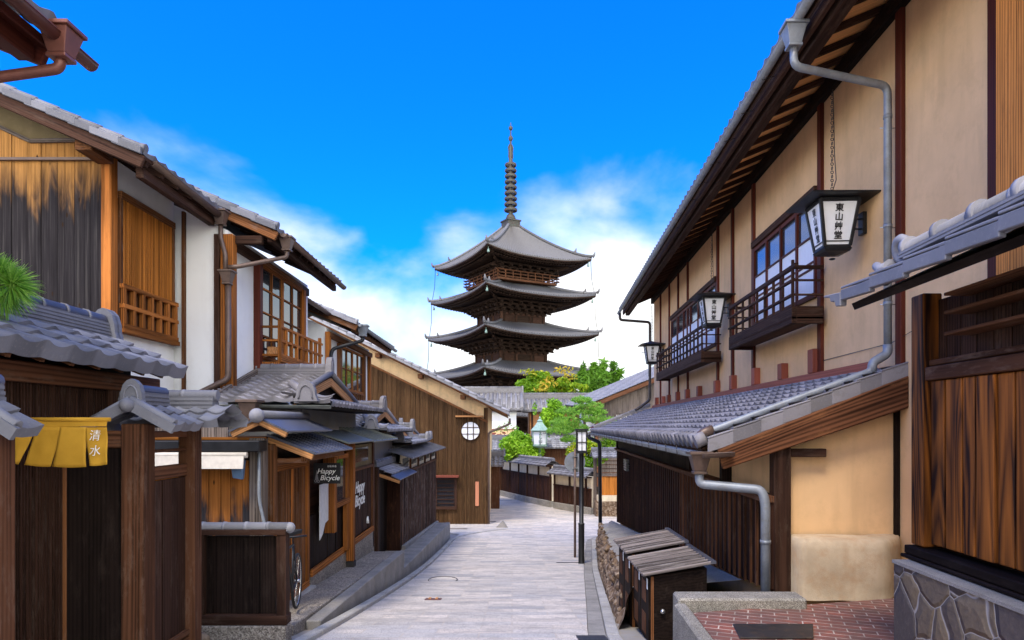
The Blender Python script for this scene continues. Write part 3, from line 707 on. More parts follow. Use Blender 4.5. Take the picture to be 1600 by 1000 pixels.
def balcony(y0,y1):
    o0=3.34; b=MB(K)
    b.box(o0,WO-.052,y0,y1,1.48,1.52); b.box(o0,o0+.07,y0,y1,1.42,1.66); b.box(o0+.0701,WO-.06,y0,y0+.06,1.42,1.66); b.box(o0+.0701,WO-.06,y1-.06,y1,1.42,1.66)
    bo=b.build('balcony',M['wood_dark'],hr,.006)
    r=MB(K)
    for z,h in ((2.20,.055),(2.02,.03),(1.82,.03)):
        r.box(o0+.0,o0+.05,y0-(.12 if z>2.1 else 0),y1+.05,z-h/2,z+h/2); r.box(o0+.051,WO-.06,y0+.005,y0+.045,z-h/2+.003,z+h/2-.003); r.box(o0+.051,WO-.06,y1-.045,y1-.005,z-h/2+.003,z+h/2-.003)
    n=int((y1-y0)/.4)
    for i in range(n+1):
        y=y0+.03+(y1-y0-.06)*i/n; r.box(o0+.008,o0+.042,y-.02,y+.02,1.66,2.2+(.1 if i in (0,n) else -.03))
    r.build('railing',M['wood_dark'],bo)
balcony(9.4,12.7); balcony(15.0,21.3)

# ------------------------------------------------------------------ hanging lanterns
def lantern(y,label):
    o=3.44; zc=2.50; cx=o+K*y
    t=thing('wall_lantern',label,'lantern',(cx,y,zc),'white paper lanterns in black frames' and None)
    t['group']='hanging lanterns along the ochre wall'
    c=V((cx,y,0)); H=.30; wt,wb=.225,.148; zt,zb=zc+.20,zc-.34
    mb=MB()
    for q in range(4):
        ca,sa=math.cos(q*math.pi/2+math.pi/4-.05),math.sin(q*math.pi/2+math.pi/4-.05); a=V((ca*wt*1.41,sa*wt*1.41,zt)); b=V((ca*wb*1.41,sa*wb*1.41,zb))
        mb.beam(c+b,c+a,.035,.035,up=(1,0,0))
        cb,sb=math.cos(q*math.pi/2+3*math.pi/4-.05),math.sin(q*math.pi/2+3*math.pi/4-.05)
        for f in (1,.955,.10,0):
            w1=(wb+(wt-wb)*f)*1.41; z=zb+(zt-zb)*f
            mb.beam(c+V((ca*w1,sa*w1,z)),c+V((cb*w1,sb*w1,z)),.022,.028 if f in (0,1) else .012)
    fr=mb.build('frame',M['iron'],t)
    mb=MB()
    R=[]
    for w,z in ((wb*.985,zb),(wt*.985,zt)):
        R.append([mb.vert(c+V((math.cos(q*math.pi/2+math.pi/4-.05)*w*1.41,math.sin(q*math.pi/2+math.pi/4-.05)*w*1.41,z))) for q in range(4)])
    for q in range(4): mb.face((R[0][q],R[0][(q+1)%4],R[1][(q+1)%4],R[1][q]))
    mb.face(R[0][::-1]); mb.face(R[1]); mb.build('shade',M['shoji'],t)
    mb=MB(); mb.lathe(c+V((0,0,zt)),[(.40*1.414,.02),(.41*1.414,.035),(.14,.13),(.03,.16)],4,phase=.78,smooth=False); mb.build('cap',M['iron'],t)
    mb=MB(); mb.lathe(c+V((0,0,zb)),[(.148*1.41,.0),(.165*1.41,-.03),(.145*1.41,-.06),(.05,-.09)],4,phase=.78,smooth=False)
    mb.torus(c+V((0,0,zb-.125)),.028,.008); mb.build('base',M['iron'],t)
    mb=MB()
    nl=int((4.1-zt-.16)/.05)
    for i in range(nl): mb.torus(c+V((0,0,zt+.19+.05*i)),.017,.005,axis=((1,0,0) if i%2 else (0,1,0)),seg=10,sg=5)
    mb.tube([c+V((0,0,zt+.15)),c+V((.05,0,zt+.3)),c+V((.03,.0,zt+.6)),c+V((.01,0,4.1))],.006,5); mb.build('chain',M['iron_worn'],t)
    mb=MB(); wx=WO+K*y
    for z in (zc+.02,zc-.10): mb.tube([(cx+.12,y,z),(wx-.03,y,z)],.011,6)
    mb.tube([(cx+.28,y,zc-.1),(cx+.28,y,zc+.02)],.009,6)
    mb.hexa([(wx-.055,y-.06,zc-.17),(wx-.005,y-.06,zc-.17),(wx-.005,y+.06,zc-.17),(wx-.055,y+.06,zc-.17),(wx-.055,y-.06,zc+.1),(wx-.005,y-.06,zc+.1),(wx-.005,y+.06,zc+.1),(wx-.055,y+.06,zc+.1)])
    mb.build('wall_bracket',M['iron'],t,.02)
    # lettering on two faces
    tilt=(wt-wb)/(zt-zb)
    for ang in (-math.pi/2-.05,math.pi-.05):
        n=V((math.cos(ang),math.sin(ang),0)); xd=V((-n.y,n.x,0))
        up=(V((0,0,1))+n*tilt).normalized()
        for i,ch in enumerate('東山艸堂'):
            z=zc+.09-.105*i; w=wb+(wt-wb)*(z-zb)/(zt-zb)
            text_part('lettering',ch,.10,c+V((0,0,z))+n*(w+.006),xd,up,M['ink'],t,ext=.001,off=.0022)
    return t
lantern(8.3,'nearest of the white lanterns, largest, hanging before the ochre wall by the grey downpipe')
lantern(14.45,'middle white lantern of three, hanging between the two balconies')
lantern(22.9,'smallest and farthest white lantern, hanging at the far corner of the ochre house')

# ------------------------------------------------------------------ near right: plank-walled gatehouse on a rubble wall
gh=thing('plank_outbuilding','glossy cedar plank outbuilding with tiled eave at the right edge, standing on rubble stone','building',(2.93,5,-.9))
mb=MB(K); mb.box(2.80,6.5,1.0,4.95,-1.2,.9); mb.build('wall',M['wood_black'],gh)
mb=MB(K)
y=1.1
rs=random.Random(3)
while y<4.82:
    w=rs.uniform(.13,.2); mb.box(2.70+rs.uniform(-.008,.008),2.795,y,min(y+w-.022,4.84),-.83,.32); y+=w
mb.build('planks',M['cedar'],gh,.006)
mb=MB(K); mb.box(2.66,2.80,4.86,5.02,-.86,.95); mb.build('post',M['cedar'],gh,.008)
mb=MB(K); mb.box(2.67,2.799,1,4.855,.325,.42); mb.box(2.70,2.799,1,4.855,.43,.47); mb.build('rail',M['wood_gate'],gh,.006)
mb=MB(K); mb.box(2.62,2.80,1,5.04,-.93,-.87); mb.box(2.60,2.80,1,5.06,-.96,-.935); mb.build('sill',M['wood_black'],gh,.006)
for z in (.60,.74,.86):
    mb=MB(K); mb.box(2.60,2.78,1,4.5,z,z+.02); mb.build('louvre',M['wood_gate'],gh,.004)
mb=MB(K)
for y in np.arange(1.2,4.8,.17): mb.box(2.772,2.799,y,y+.16,.475,.9)
mb.build('louvre_boards',M['wood_dark'],gh)
mb=MB(K); mb.slab([(2.18,1,.885),(4.5,1,1.95),(4.5,4.92,1.95),(2.18,4.92,.885)],.05); mb.build('eave_boards',M['wood_black'],gh)
mb=MB(K); tiles(mb,(2.13,1,.93),(0,3.85,0),(2.4,0,1.08),w=.30,c=.26,amp=.03,lip=.05); mb.build('roof',M['tile'],gh)
mb=MB(K)
for i in range(9):
    y1=4.92-.43*i; y0=y1-.44; mb.hexa([(2.10,y0,.885),(2.14,y0,.885),(2.14,y1,.91),(2.10,y1,.91),(2.10,y0,.965),(2.14,y0,.965),(2.14,y1,.985),(2.10,y1,.985)],.35+.1*(i%3))
    mb.hexa([(2.10,y0,.966),(2.30,y0,1.02),(2.30,y1,1.05),(2.10,y1,.99),(2.10,y0,.985),(2.30,y0,1.045),(2.30,y1,1.07),(2.10,y1,1.006)],.6)
mb.build('eave_tiles',M['tile'],gh,.005)
mb=MB(K); pts0=V((2.34,4.45,1.09)); pts1=V((2.34,1,1.10))
ridge(mb,pts0,pts1,.14,2,.052,.024,.36)
for i in range(9):
    y=4.45-.36*i; mb.tube([(2.34,y,1.163),(2.34,y-.045,1.163)],.068,14)
mb.build('ridge_tiles',M['tile_light'],gh)
mb=MB(K)
mb.torus((2.34,4.52,1.17),.07,.034,axis=(1,0,.2),seg=20); mb.tube([(2.3,4.6,1.08),(2.3,4.72,1.08),(2.3,4.80,1.13)],[.05,.04,.03],10)
mb.tube([(2.3,4.55,1.05),(2.28,4.66,1.0)],.05,10)
mb.build('ridge_scroll',M['tile_light'],gh)
mb=MB(K); mb.prism([(2.10,4.93,.97),(2.10,5.22,1.0),(2.10,5.23,.985),(2.10,5.12,.965),(2.10,5.10,.93),(2.10,5.03,.92),(2.10,5.01,.88),(2.10,4.93,.87)],(.05,0,.0)); mb.build('eave_finial',M['tile_light'],gh,.006)
rw=MB(K); rw.box(2.50,6,.8,4.95,-2.6,-.99); w=rw.build('rubble_wall',M['rubble']); tag(w,'low retaining wall of irregular brown stones with white mortar, carrying the cedar planks','wall')
mb=MB(K); mb.box(2.49,6,.8,4.96,-.988,-.965); mb.build('coping',M['concrete'],w)
# brick-paved step and granite curb
mb=MB(K); mb.hexa([(1.32,2,-2.3),(3.9,2,-2.3),(4.3,7.1,-2.3),(1.33,6.35,-2.3),(1.32,2,-1.72),(3.9,2,-1.72),(4.3,7.2,-1.76),(1.33,6.35,-1.73)])
b=mb.build('brick_step',M['brick'],bevel=.012); tag(b,'red brick paved step with white joints at the bottom right corner','step')
mb=MB(K); mb.box(1.23,2.46,6.5,6.8,-2.4,-1.64); mb.box(1.19,1.31,2,6.50,-2.5,-1.68)
b=mb.build('granite_curb',M['granite'],bevel=.02); tag(b,'speckled granite curb block beside the brick step and bins','curb')
mb=MB(K); mb.hexa([(1.55,5.55,-1.728),(2.15,5.55,-1.728),(2.3,5.95,-1.735),(1.6,5.95,-1.735),(1.55,5.55,-1.713),(2.15,5.55,-1.713),(2.3,5.95,-1.718),(1.6,5.95,-1.718)])
tag(mb.build('drain_cover',M['iron_worn'],bevel=.003),'flat rectangular iron cover let into the red brick step','cover')
mb=MB(K); mb.lathe((1.95,4.95,-1.735),[(.27,0),(.28,.02),(.24,.022),(.235,.018)],28,smooth=False); tag(mb.build('round_cover',M['iron_worn']),'round iron cover let into the red brick step','cover')

# ------------------------------------------------------------------ rubbish cabinets
def bin_(x0,y0,w,d,z,h,label):
    t=thing('waste_cabinet',label,'cabinet',(x0+w/2,y0,z),'dark timber cabinets by the right kerb' and None); t['group']='dark timber cabinets by the right kerb'
    k=.0
    def X(x,y): return x+k*(y-y0)
    mb=MB(); h2=h+.09
    mb.hexa([(x0,y0,z),(x0+w,y0,z),(X(x0+w,y0+d),y0+d,z),(X(x0,y0+d),y0+d,z),(x0,y0,z+h),(x0+w,y0,z+h2),(X(x0+w,y0+d),y0+d,z+h2),(X(x0,y0+d),y0+d,z+h)]); mb.build('body',M['wood_black'],t,.006)
    for i,(a,b) in enumerate(((.03,.485),(.515,.97))):
        mb=MB(); ya,yb=y0+d*a,y0+d*b; xa,xb=X(x0,ya)-.02,X(x0,yb)-.02
        mb.hexa([(xa,ya,z+.05),(xa+.018,ya,z+.05),(xb+.018,yb,z+.05),(xb,yb,z+.05),(xa,ya,z+h-.04),(xa+.018,ya,z+h-.04),(xb+.018,yb,z+h-.04),(xb,yb,z+h-.04)])
        dr=mb.build('door',M['wood_black'],t,.004)
        for zz in (.12,.58):
            mb=MB(); y1,y2=ya+(yb-ya)*.3,ya+(yb-ya)*.8; x1,x2=X(x0,y1)-.024,X(x0,y2)-.024
            mb.hexa([(x1,y1,z+h*zz),(x1+.003,y1,z+h*zz),(x2+.003,y2,z+h*zz),(x2,y2,z+h*zz),(x1,y1,z+h*(zz+.3)),(x1+.003,y1,z+h*(zz+.3)),(x2+.003,y2,z+h*(zz+.3)),(x2,y2,z+h*(zz+.3))]); mb.build('door_panel',M['wood_gate'],dr)
        mb=MB(); y1,y2=ya+.02,ya+.07; x1,x2=X(x0,y1)-.026,X(x0,y2)-.026
        mb.hexa([(x1,y1,z+h*.80),(x1+.003,y1,z+h*.8),(x2+.003,y2,z+h*.8),(x2,y2,z+h*.8),(x1,y1,z+h*.95),(x1+.003,y1,z+h*.95),(x2+.003,y2,z+h*.95),(x2,y2,z+h*.95)]); mb.build('notice',M['white_paint'],dr)
    mb=MB(); mb.box(x0+.0,x0+.03,y0-.012,y0-.001,z,z+h); mb.build('edge_trim',M['wood_brown'],t)
    mb=MB(); mb.sphere((x0+.12,y0-.03,z+h*.52),.028,12,8); mb.build('knob',M['steel'],t)
    mb=MB(); n=9
    for i in range(n):
        a=i/n; b=(i+1)/n; yy=y0-.06+(d+.1)*a; ye=y0-.06+(d+.1)*b-.004
        zA=z+h+.012; zB=z+h2+.03
        xl=X(x0,yy)-.09; xr=X(x0+w,yy)+.06; xl2=X(x0,ye)-.09; xr2=X(x0+w,ye)+.06
        q=(zB-zA)/w
        def ZZ(x,base=x0): return zA+(x-X(base,yy))*q
        up=.016
        mb.hexa([(xl,yy,ZZ(xl)+up),(xr,yy,ZZ(xr)+up),(xr2,ye,ZZ(xr)),(xl2,ye,ZZ(xl)),(xl,yy,ZZ(xl)+up+.02),(xr,yy,ZZ(xr)+up+.02),(xr2,ye,ZZ(xr)+.02),(xl2,ye,ZZ(xl)+.02)])
        mb.beam((xl-.004,yy+.012,ZZ(xl)+up+.026),(xr,yy+.012,ZZ(xr)+up+.026),.02,.016,r=.9)
    lid=mb.build('lid',M['wood_lid'],t,.003)
    mb=MB(); xr=x0+w+.05; mb.beam((xr,y0-.08,zB+.045),(X(xr,y0+d),y0+d+.05,zB+.045),.05,.03); mb.build('lid_strip',M['sheet'],lid)
bin_(1.48,7.28,.60,.95,-2.36,.76,'nearer dark timber waste cabinet with slatted lid, behind the granite curb')
bin_(1.48,8.40,.60,.95,-2.50,.93,'farther dark timber waste cabinet with slatted lid, nearer the rocky verge')
# ------------------------------------------------------------------ street lamp, sign pole, covers
lx,ly=1.83,18.0; z0=gs(18)
t=thing('street_lamp','black street lamp with square glazed head at the right edge of the lane','street lamp',(lx,ly,z0))
mb=MB(); mb.lathe((lx,ly,z0),[(.085,-.05),(.085,.03),(.08,.04),(.08,1.02),(.085,1.03),(.085,1.06),(.06,1.07),(.06,2.9),(.07,2.92)],14); mb.build('post',M['iron'],t)
mb=MB(); c=(lx,ly,z0+2.92)
for q in range(4):
    a=q*math.pi/2+math.pi/4; x=lx+.17*math.cos(a); y=ly+.17*math.sin(a); mb.box(x-.014,x+.014,y-.014,y+.014,z0+2.95,z0+3.5)
    b=a+math.pi/2; x2=lx+.17*math.cos(b); y2=ly+.17*math.sin(b)
    for zz in (2.97,3.2,3.48): mb.beam((x,y,z0+zz),(x2,y2,z0+zz),.016,.02)
    xm,ym=(x+x2)/2,(y+y2)/2; mb.box(xm-.008,xm+.008,ym-.008,ym+.008,z0+2.96,z0+3.5)
mb.box(lx-.16,lx+.16,ly-.16,ly+.16,z0+3.5,z0+3.55); mb.box(lx-.14,lx+.14,ly-.14,ly+.14,z0+2.91,z0+2.95); mb.build('lamp_frame',M['iron'],t)
mb=MB(); mb.box(lx-.105,lx+.105,ly-.105,ly+.105,z0+2.96,z0+3.495); mb.build('lamp_glass',M['shoji'],t)
lx,ly=1.80,19.5; z0=gs(19.5)
t=thing('sign_pole','thin brown pole carrying a round grey road sign seen from behind, beside the street lamp','sign',(lx,ly,z0))
mb=MB(); mb.tube([(lx,ly,z0-.05),(lx,ly,z0+3.1)],.035,10); 
mb.build('pole',M['pipe_brown'],t)
mb=MB(); mb.tube([(lx-.0,ly+.05,z0+2.72),(lx,ly+.062,z0+2.72)],.30,24,ref=(0,0,1)); mb.build('disc',M['pipe_grey'],t)
for zz in (2.55,2.88):
    mb=MB(); mb.box(lx-.07,lx+.07,ly-.045,ly+.05,z0+zz-.015,z0+zz+.015); mb.build('clamp',M['steel'],t)
def plate(u,v,Y,w,d,label,mat='iron_worn',name='drain_cover',rnd=False):
    x=(u-800)/F*Y; mb=MB()
    if rnd: mb.lathe((x,Y,gs(Y)-.01),[(w,0),(w,.020),(w*.86,.022),(w*.85,.016)],26,smooth=False)
    else:
        z=lambda y:gs(y)
        mb.hexa([(x-w,Y-d,z(Y-d)-.01),(x+w,Y-d,z(Y-d)-.01),(x+w,Y+d,z(Y+d)-.01),(x-w,Y+d,z(Y+d)-.01),(x-w,Y-d,z(Y-d)+.008),(x+w,Y-d,z(Y-d)+.008),(x+w,Y+d,z(Y+d)+.008),(x-w,Y+d,z(Y+d)+.008)])
    return tag(mb.build(name,M[mat]),label,'cover')
o=plate(677,937,11.1,.13,.11,'small square brown iron cover with yellow bars in the paving','copper_red')
mb=MB()
for i in (-1,1): mb.box(((677-800)/F*11.1)+i*.055-.02,((677-800)/F*11.1)+i*.055+.02,11.04,11.16,gs(11.1)+.006,gs(11.1)+.018)
mb.build('yellow_bar',M['wood_tan'],o)
plate(692,909,14.2,.30,.2,'round manhole cover ring paved with stone in the middle of the lane','paving','manhole_cover',True)
mb=MB(); mb.torus(((692-800)/F*14.2,14.2,gs(14.2)+.008),.30,.012,seg=32,sg=6); o=tag(mb.build('manhole_ring',M['iron_worn']),'thin iron ring of the round manhole in the lane','ring')
plate(770,812,32,.16,.1,'tiny dark iron cover where the lane bends','iron_worn')
plate(890,874,18.2,.35,.06,'narrow drain grating at the foot of the street lamp','iron_worn','drain_grating')
plate(925,993,7.4,.16,.16,'square iron drain cover at the right kerb near the bins','iron_worn')
plate(712,826,29.0,.5,.12,'long drain cover by the brown gable house','iron_worn')
# ================================================================== LEFT SIDE
def planks_y(mb,x0,x1,y0,y1,z0,z1,w,gap=.006,jit=.006,seed=1):
    rs=random.Random(seed); y=y0
    while y<y1-.02:
        ww=min(w*rs.uniform(.8,1.2),y1-y); j=rs.uniform(-jit,jit); za=z0(y) if callable(z0) else z0
        mb.box(x0,x1+j,y,y+ww-gap,za,z1,rs.random()); y+=ww
def planks_x(mb,x0,x1,y0,y1,z0,z1,w,gap=.006,jit=.006,seed=1):
    rs=random.Random(seed); x=x0
    while x<x1-.02:
        ww=min(w*rs.uniform(.8,1.2),x1-x); j=rs.uniform(-jit,jit)
        mb.hexa([(x,y0+j,z0),(x+ww-gap,y0+j,z0),(x+ww-gap,y1,z0),(x,y1,z0),(x,y0+j,z1(x) if callable(z1) else z1),(x+ww-gap,y0+j,z1(x+ww) if callable(z1) else z1),(x+ww-gap,y1,z1(x+ww) if callable(z1) else z1),(x,y1,z1(x) if callable(z1) else z1)],rs.random()); x+=ww
def lroof(par,xe,ze,y0,y1,run,slope,mat,name='roof',w=.27,c=.24,boards=True,back=True):
    # pitched roof whose eave runs along the lane at xe, rising to the left
    mb=MB(); tiles(mb,(xe,y0,ze),(0,y1-y0,0),(-run,0,run*slope),w=w,c=c,amp=.03); o=mb.build(name,mat,par)
    if back:
        mb=MB(); tiles(mb,(xe-2*run,y0,ze),(0,y1-y0,0),(run,0,run*slope),w=.54,c=.5,prof=[(0,1),(.4,0)]); mb.build(name+'_back',mat,par)
        mb=MB(); ridge(mb,(xe-run,y0,ze+run*slope),(xe-run,y1,ze+run*slope),.24,4,.08); mb.build(name+'_ridge',mat,par)
    if boards:
        mb=MB(); mb.slab([(xe+.01,y0+.03,ze-.04),(xe+.01,y1-.03,ze-.04),(xe-run,y1-.03,ze-.04+run*slope),(xe-run,y0+.03,ze-.04+run*slope)],.035)
        mb.slab([(xe-2*run,y0+.03,ze-.04),(xe-2*run,y1-.03,ze-.04),(xe-run,y1-.03,ze-.04+run*slope),(xe-run,y0+.03,ze-.04+run*slope)],.035)
        mb.build('eave_boards',M['wood_dark'],par)
        mb=MB()
        for y in np.arange(y0+.15,y1-.1,.4): mb.beam((xe-.02,y,ze-.105),(xe-1.1,y,ze-.105+1.08*slope),.06,.07)
        mb.build('rafters',M['wood_dark'],par)
    return o
def verge(par,xe,ze,y,run,slope,mat,wood_,t=.2,n=9,bw=.16):
    # stepped verge tiles and the board under them, on the face looking back up the lane
    mb=MB()
    for i in range(n):
        a=i/n;b=(i+1)/n+.03; x0=xe-run*a;x1=xe-run*b;z0=ze+run*slope*a;z1=ze+run*slope*b; y_=y; y=y-.003*(i%2)
        mb.hexa([(x1,y-.05,z1-.06),(x0,y-.05,z0-.04),(x0,y+.0,z0-.04),(x1,y+.0,z1-.06),(x1,y-.05,z1+.03),(x0,y-.05,z0+.05),(x0,y,z0+.05),(x1,y,z1+.03)])
        mb.tube([(x0,y+.05,z0+.06),(x1,y+.05,z1+.04)],.05,8); y=y_
    mb.tube([(xe+.02,y+.05,ze+.055),(xe-.05,y+.05,ze+.07)],.062,12)
    o=mb.build('verge_tiles',mat,par,.006)
    mb=MB(); mb.beam((xe+.0,y+.02,ze-.13),(xe-run,y+.02,ze-.13+run*slope),.05,bw); mb.build('barge_board',wood_,par,.01)
    return o

# ------------------------------------------------------------------ big two-storey house
h1=thing('corner_machiya','two-storey white plaster machiya on the left, with scorched plank gable and cedar lattice window','house',(-5.2,9,-2.2))
WX=-5.35
sl=.44
mb=MB(); mb.box(-10.6,WX,9.15,10.80,-2.3,3.60); mb.prism([(WX,9.15,3.6),(-10.6,9.15,3.6),(-7.9,9.15,4.72)],(0,1.6,0)); mb.build('wall',M['plaster_white'],h1)
mb=MB(); mb.box(-8.6,-4.52,10.86,15.1,-2.5,3.12); mb.prism([(-4.52,10.86,3.12),(-8.6,10.86,3.12),(-6.6,10.86,4.1)],(0,4.2,0)); mb.build('wall',M['plaster_white'],h1)
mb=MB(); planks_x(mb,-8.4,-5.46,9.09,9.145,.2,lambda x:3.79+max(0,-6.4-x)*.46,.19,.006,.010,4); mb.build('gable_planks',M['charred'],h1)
mb=MB(); mb.hexa([(-8.4,9.10,3.70),(-5.46,9.10,3.70),(-5.46,9.144,3.70),(-8.4,9.144,3.70),(-8.4,9.10,5.02),(-5.46,9.10,3.80),(-5.46,9.144,3.80),(-8.4,9.144,5.02)]); mb.build('gable_plaster',M['plaster_olive'],h1)
mb=MB(); mb.box(-8.4,-5.44,9.03,9.075,3.53,3.565); mb.build('gable_rail',M['pipe_brown'],h1)
mb=MB(); mb.beam((-5.5,9.06,3.81),(-6.4,9.06,3.79),.03,.05); mb.beam((-6.4,9.06,3.79),(-8.3,9.06,4.68),.03,.05); mb.build('gable_moulding',M['wood_grey'],h1)
mb=MB(); mb.box(-5.46,-5.32,9.06,9.22,-1.5,3.74); mb.build('corner_post',M['wood_orange'],h1,.01)
mb=MB(); mb.box(-5.50,-5.28,8.58,9.06,3.48,3.70); mb.build('purlin_end',M['wood_brown'],h1,.01)
lroof(h1,-4.60,3.42,8.5,10.82,3.24,sl,M['tile']); verge(h1,-4.60,3.42,8.5,3.24,sl,M['tile_dark'],M['wood_dark'],bw=.15,n=12)
mb=MB(); mb.box(-4.80,-4.70,8.7,10.8,3.17,3.30); mb.build('fascia',M['wood_dark'],h1,.01)
mb=MB(); mb.gutter((-4.61,8.75,3.40),(-4.61,10.72,3.34),.06); mb.build('gutter',M['pipe_brown'],h1)
mb=MB(); rainhead(mb,(-4.60,10.78,3.38),1.0); mb.build('rain_head',M['pipe_brown'],h1,.004)
mb=MB(); mb.tube([(-4.60,10.78,3.18),(-4.60,10.78,2.98),(-4.50,10.72,2.70),(-4.50,10.72,2.40)],.035,10,round_=.06); mb.tube([(-4.46,10.73,2.30),(-4.46,10.73,.78),(-4.5,10.7,.72),(-4.9,10.6,.5),(-5.5,10.5,.38)],.045,10,round_=.08); mb.build('downpipe',M['pipe_brown'],h1)
mb=MB(); rainhead(mb,(-4.47,10.72,2.42),.95); mb.build('rain_head',M['pipe_brown'],h1,.004)
# lattice bay on the lane side of the first part
mb=MB(); mb.box(WX,WX+.06,9.26,10.74,3.10,3.20); mb.box(WX+.0,WX+.05,9.25,9.31,1.35,3.10); mb.box(WX,WX+.05,10.68,10.74,1.3,3.10); lf=mb.build('lattice_window',M['wood_brown'],h1,.005)
mb=MB()
for y in np.arange(9.33,10.67,.052): mb.box(WX+.02,WX+.045,y,y+.026,1.93,3.10)
for z in (2.3,2.7): mb.box(WX+.012,WX+.02,9.3,10.7,z,z+.02)
mb.build('bars',M['wood_lattice'],lf)
mb=MB(); mb.box(WX+.0015,WX+.01,9.3,10.7,1.35,3.10); mb.build('backing',M['wood_gate'],lf)
mb=MB()
for z in (1.37,1.64,1.91): mb.box(WX+.03,WX+.10,9.24,10.76,z-.03,z+.03)
for i in range(7):
    y=9.28+1.42*i/6; mb.box(WX+.032,WX+.098,y-.03,y+.03,1.40,1.88)
mb.box(WX+.02,WX+.11,9.22,10.78,1.27,1.335)
mb.build('lower_grid',M['wood_orange'],lf,.004)
# second part: post, soffit, window with railing
mb=MB(); mb.box(-4.62,-4.42,10.80,10.98,.52,3.05); mb.build('corner_post',M['wood_orange'],h1,.01)
mb=MB(); mb.box(-4.72,-4.625,10.80,10.86,.55,3.05); mb.build('post',M['wood_dark'],h1,.006)
mb=MB(); mb.box(-5.22,-5.18,10.78,10.856,.5,3.4); mb.build('post',M['wood_brown'],h1)
mb=MB(); mb.box(-5.2,-4.6,10.80,10.857,.50,.56); mb.build('sill',M['wood_grey'],h1,.005)
lroof(h1,-3.78,3.18,10.95,15.05,2.85,sl,M['tile']); verge(h1,-3.78,3.18,10.95,2.85,sl,M['tile_dark'],M['wood_brown'],n=9,bw=.14)
mb=MB(); mb.box(-4.6,-4.45,10.99,15.0,2.86,3.02); mb.build('wall_plate',M['wood_dark'],h1,.01)
mb=MB(); mb.box(-3.95,-3.86,11.0,15.0,2.97,3.10); mb.build('fascia',M['wood_dark'],h1,.01)
mb=MB(); mb.box(-4.66,-4.0,10.9,11.0,2.92,3.05); mb.build('bracket_beam',M['wood_dark'],h1,.01)
mb=MB(); mb.gutter((-3.72,11.1,3.14),(-3.72,15.1,3.08),.06); mb.build('gutter',M['pipe_brown'],h1)
mb=MB(); rainhead(mb,(-3.72,11.28,3.10),1.0); mb.build('rain_head',M['pipe_brown'],h1,.004)
mb=MB(); mb.tube([(-3.72,11.28,2.92),(-3.72,11.28,2.80),(-4.3,10.75,2.52),(-4.46,10.72,2.50)],.035,10,round_=.07); mb.build('downpipe',M['pipe_brown'],h1)
def lwin(par,x,y0,y1,z0,z1,n,hz,wmat='wood_orange',th=.05):
    f=MB(); f.box(x,x+th,y0,y1,z0,z0+.06); f.box(x,x+th,y0,y1,z1-.06,z1)
    for i in range(n+1):
        y=y0+(y1-y0)*i/n; w=.045 if i in (0,n,n//2) else .018; f.box(x+.001,x+th*.9,max(y0,y-w),min(y1,y+w),z0,z1)
    for q in hz: f.box(x+.002,x+th*.8,y0,y1,z0+(z1-z0)*q-.014,z0+(z1-z0)*q+.014)
    fo=f.build('window',M[wmat],par)
    p=MB(); p.box(x+.005,x+.015,y0+.02,y1-.02,z0+.02,z1-.02); p.build('pane',M['glass'],fo); return fo
mb=MB(); mb.box(-4.52,-4.40,11.93,12.07,.9,2.9); mb.build('post',M['wood_red'],h1,.006)
mb=MB(); mb.box(-4.52,-4.40,14.45,14.6,.9,2.9); mb.build('post',M['wood_orange'],h1,.006)
lwin(h1,-4.49,12.07,14.45,1.2,2.90,4,(.25,.5,.75))
mb=MB(); mb.box(-4.49,-4.42,12.07,14.45,2.90,2.99); mb.build('lintel',M['wood_brown'],h1,.005)
r=MB(); 
r.box(-4.42,-4.08,12.02,14.62,1.06,1.14); r.box(-4.12,-4.06,12.02,14.62,1.14,1.24)
for z in (1.24,1.50,1.74):
    r.box(-4.12,-4.07,12.02,14.7,z,z+.045); r.box(-4.5,-4.12,12.03,12.08,z+.002,z+.043)
for i in range(9):
    y=12.04+2.5*i/8; r.box(-4.125,-4.065,y-.028,y+.028,1.14,1.88 if i in (0,8) else 1.75)
r.build('railing',M['wood_orange'],h1,.004)
r=MB(); r.box(-4.36,-4.16,12.15,12.5,1.26,1.42); r.build('planter',M['wood_tan'],h1,.01)

# ------------------------------------------------------------------ second two-storey house farther on
h2=thing('second_machiya','smaller white plaster house behind the first one, with glazed window and black downpipe','house',(-4.8,18,-3.6))
mb=MB(); mb.box(-9,-5.5,15.15,18,-3.4,2.95); mb.box(-8.9,-4.9,18.0,23.4,-3.9,2.62); mb.prism([(-4.9,18,2.62),(-8.9,18,2.62),(-6.9,18,3.5)],(0,5.4,0)); mb.build('wall',M['plaster_white'],h2)
lroof(h2,-4.86,3.02,15.1,18.0,2.4,.42,M['tile_violet'])
lroof(h2,-4.08,2.72,17.95,23.6,2.8,.42,M['tile_violet']); verge(h2,-4.08,2.72,17.95,2.8,.42,M['tile_light'],M['wood_brown'])
for y in (18.05,23.2):
    mb=MB(); mb.box(-4.92,-4.80,y-.09,y+.09,-.5,2.5); mb.build('post',M['wood_orange'],h2,.006)
mb=MB(); mb.box(-4.9,-4.78,18.0,23.4,2.36,2.5); mb.box(-4.25,-4.16,18,23.5,2.52,2.64); mb.build('wall_plate',M['wood_brown'],h2,.008)
lwin(h2,-4.88,19.3,22.2,1.05,2.30,4,(.5,))
for y in (19.2,22.3):
    mb=MB(); mb.box(-4.9,-4.79,y-.09,y+.09,.1,2.34); mb.build('post',M['wood_brown'],h2)
mb=MB()
for i in range(10): mb.box(-4.84,-4.80,19.32+.3*i,19.36+.3*i,.35,1.0)
for z in (.32,.55,.78,1.0): mb.box(-4.845,-4.805,19.3,22.2,z,z+.04)
mb.box(-4.89,-4.86,19.3,22.2,.3,1.04)
mb.build('window_screen',M['wood_brown'],h2)
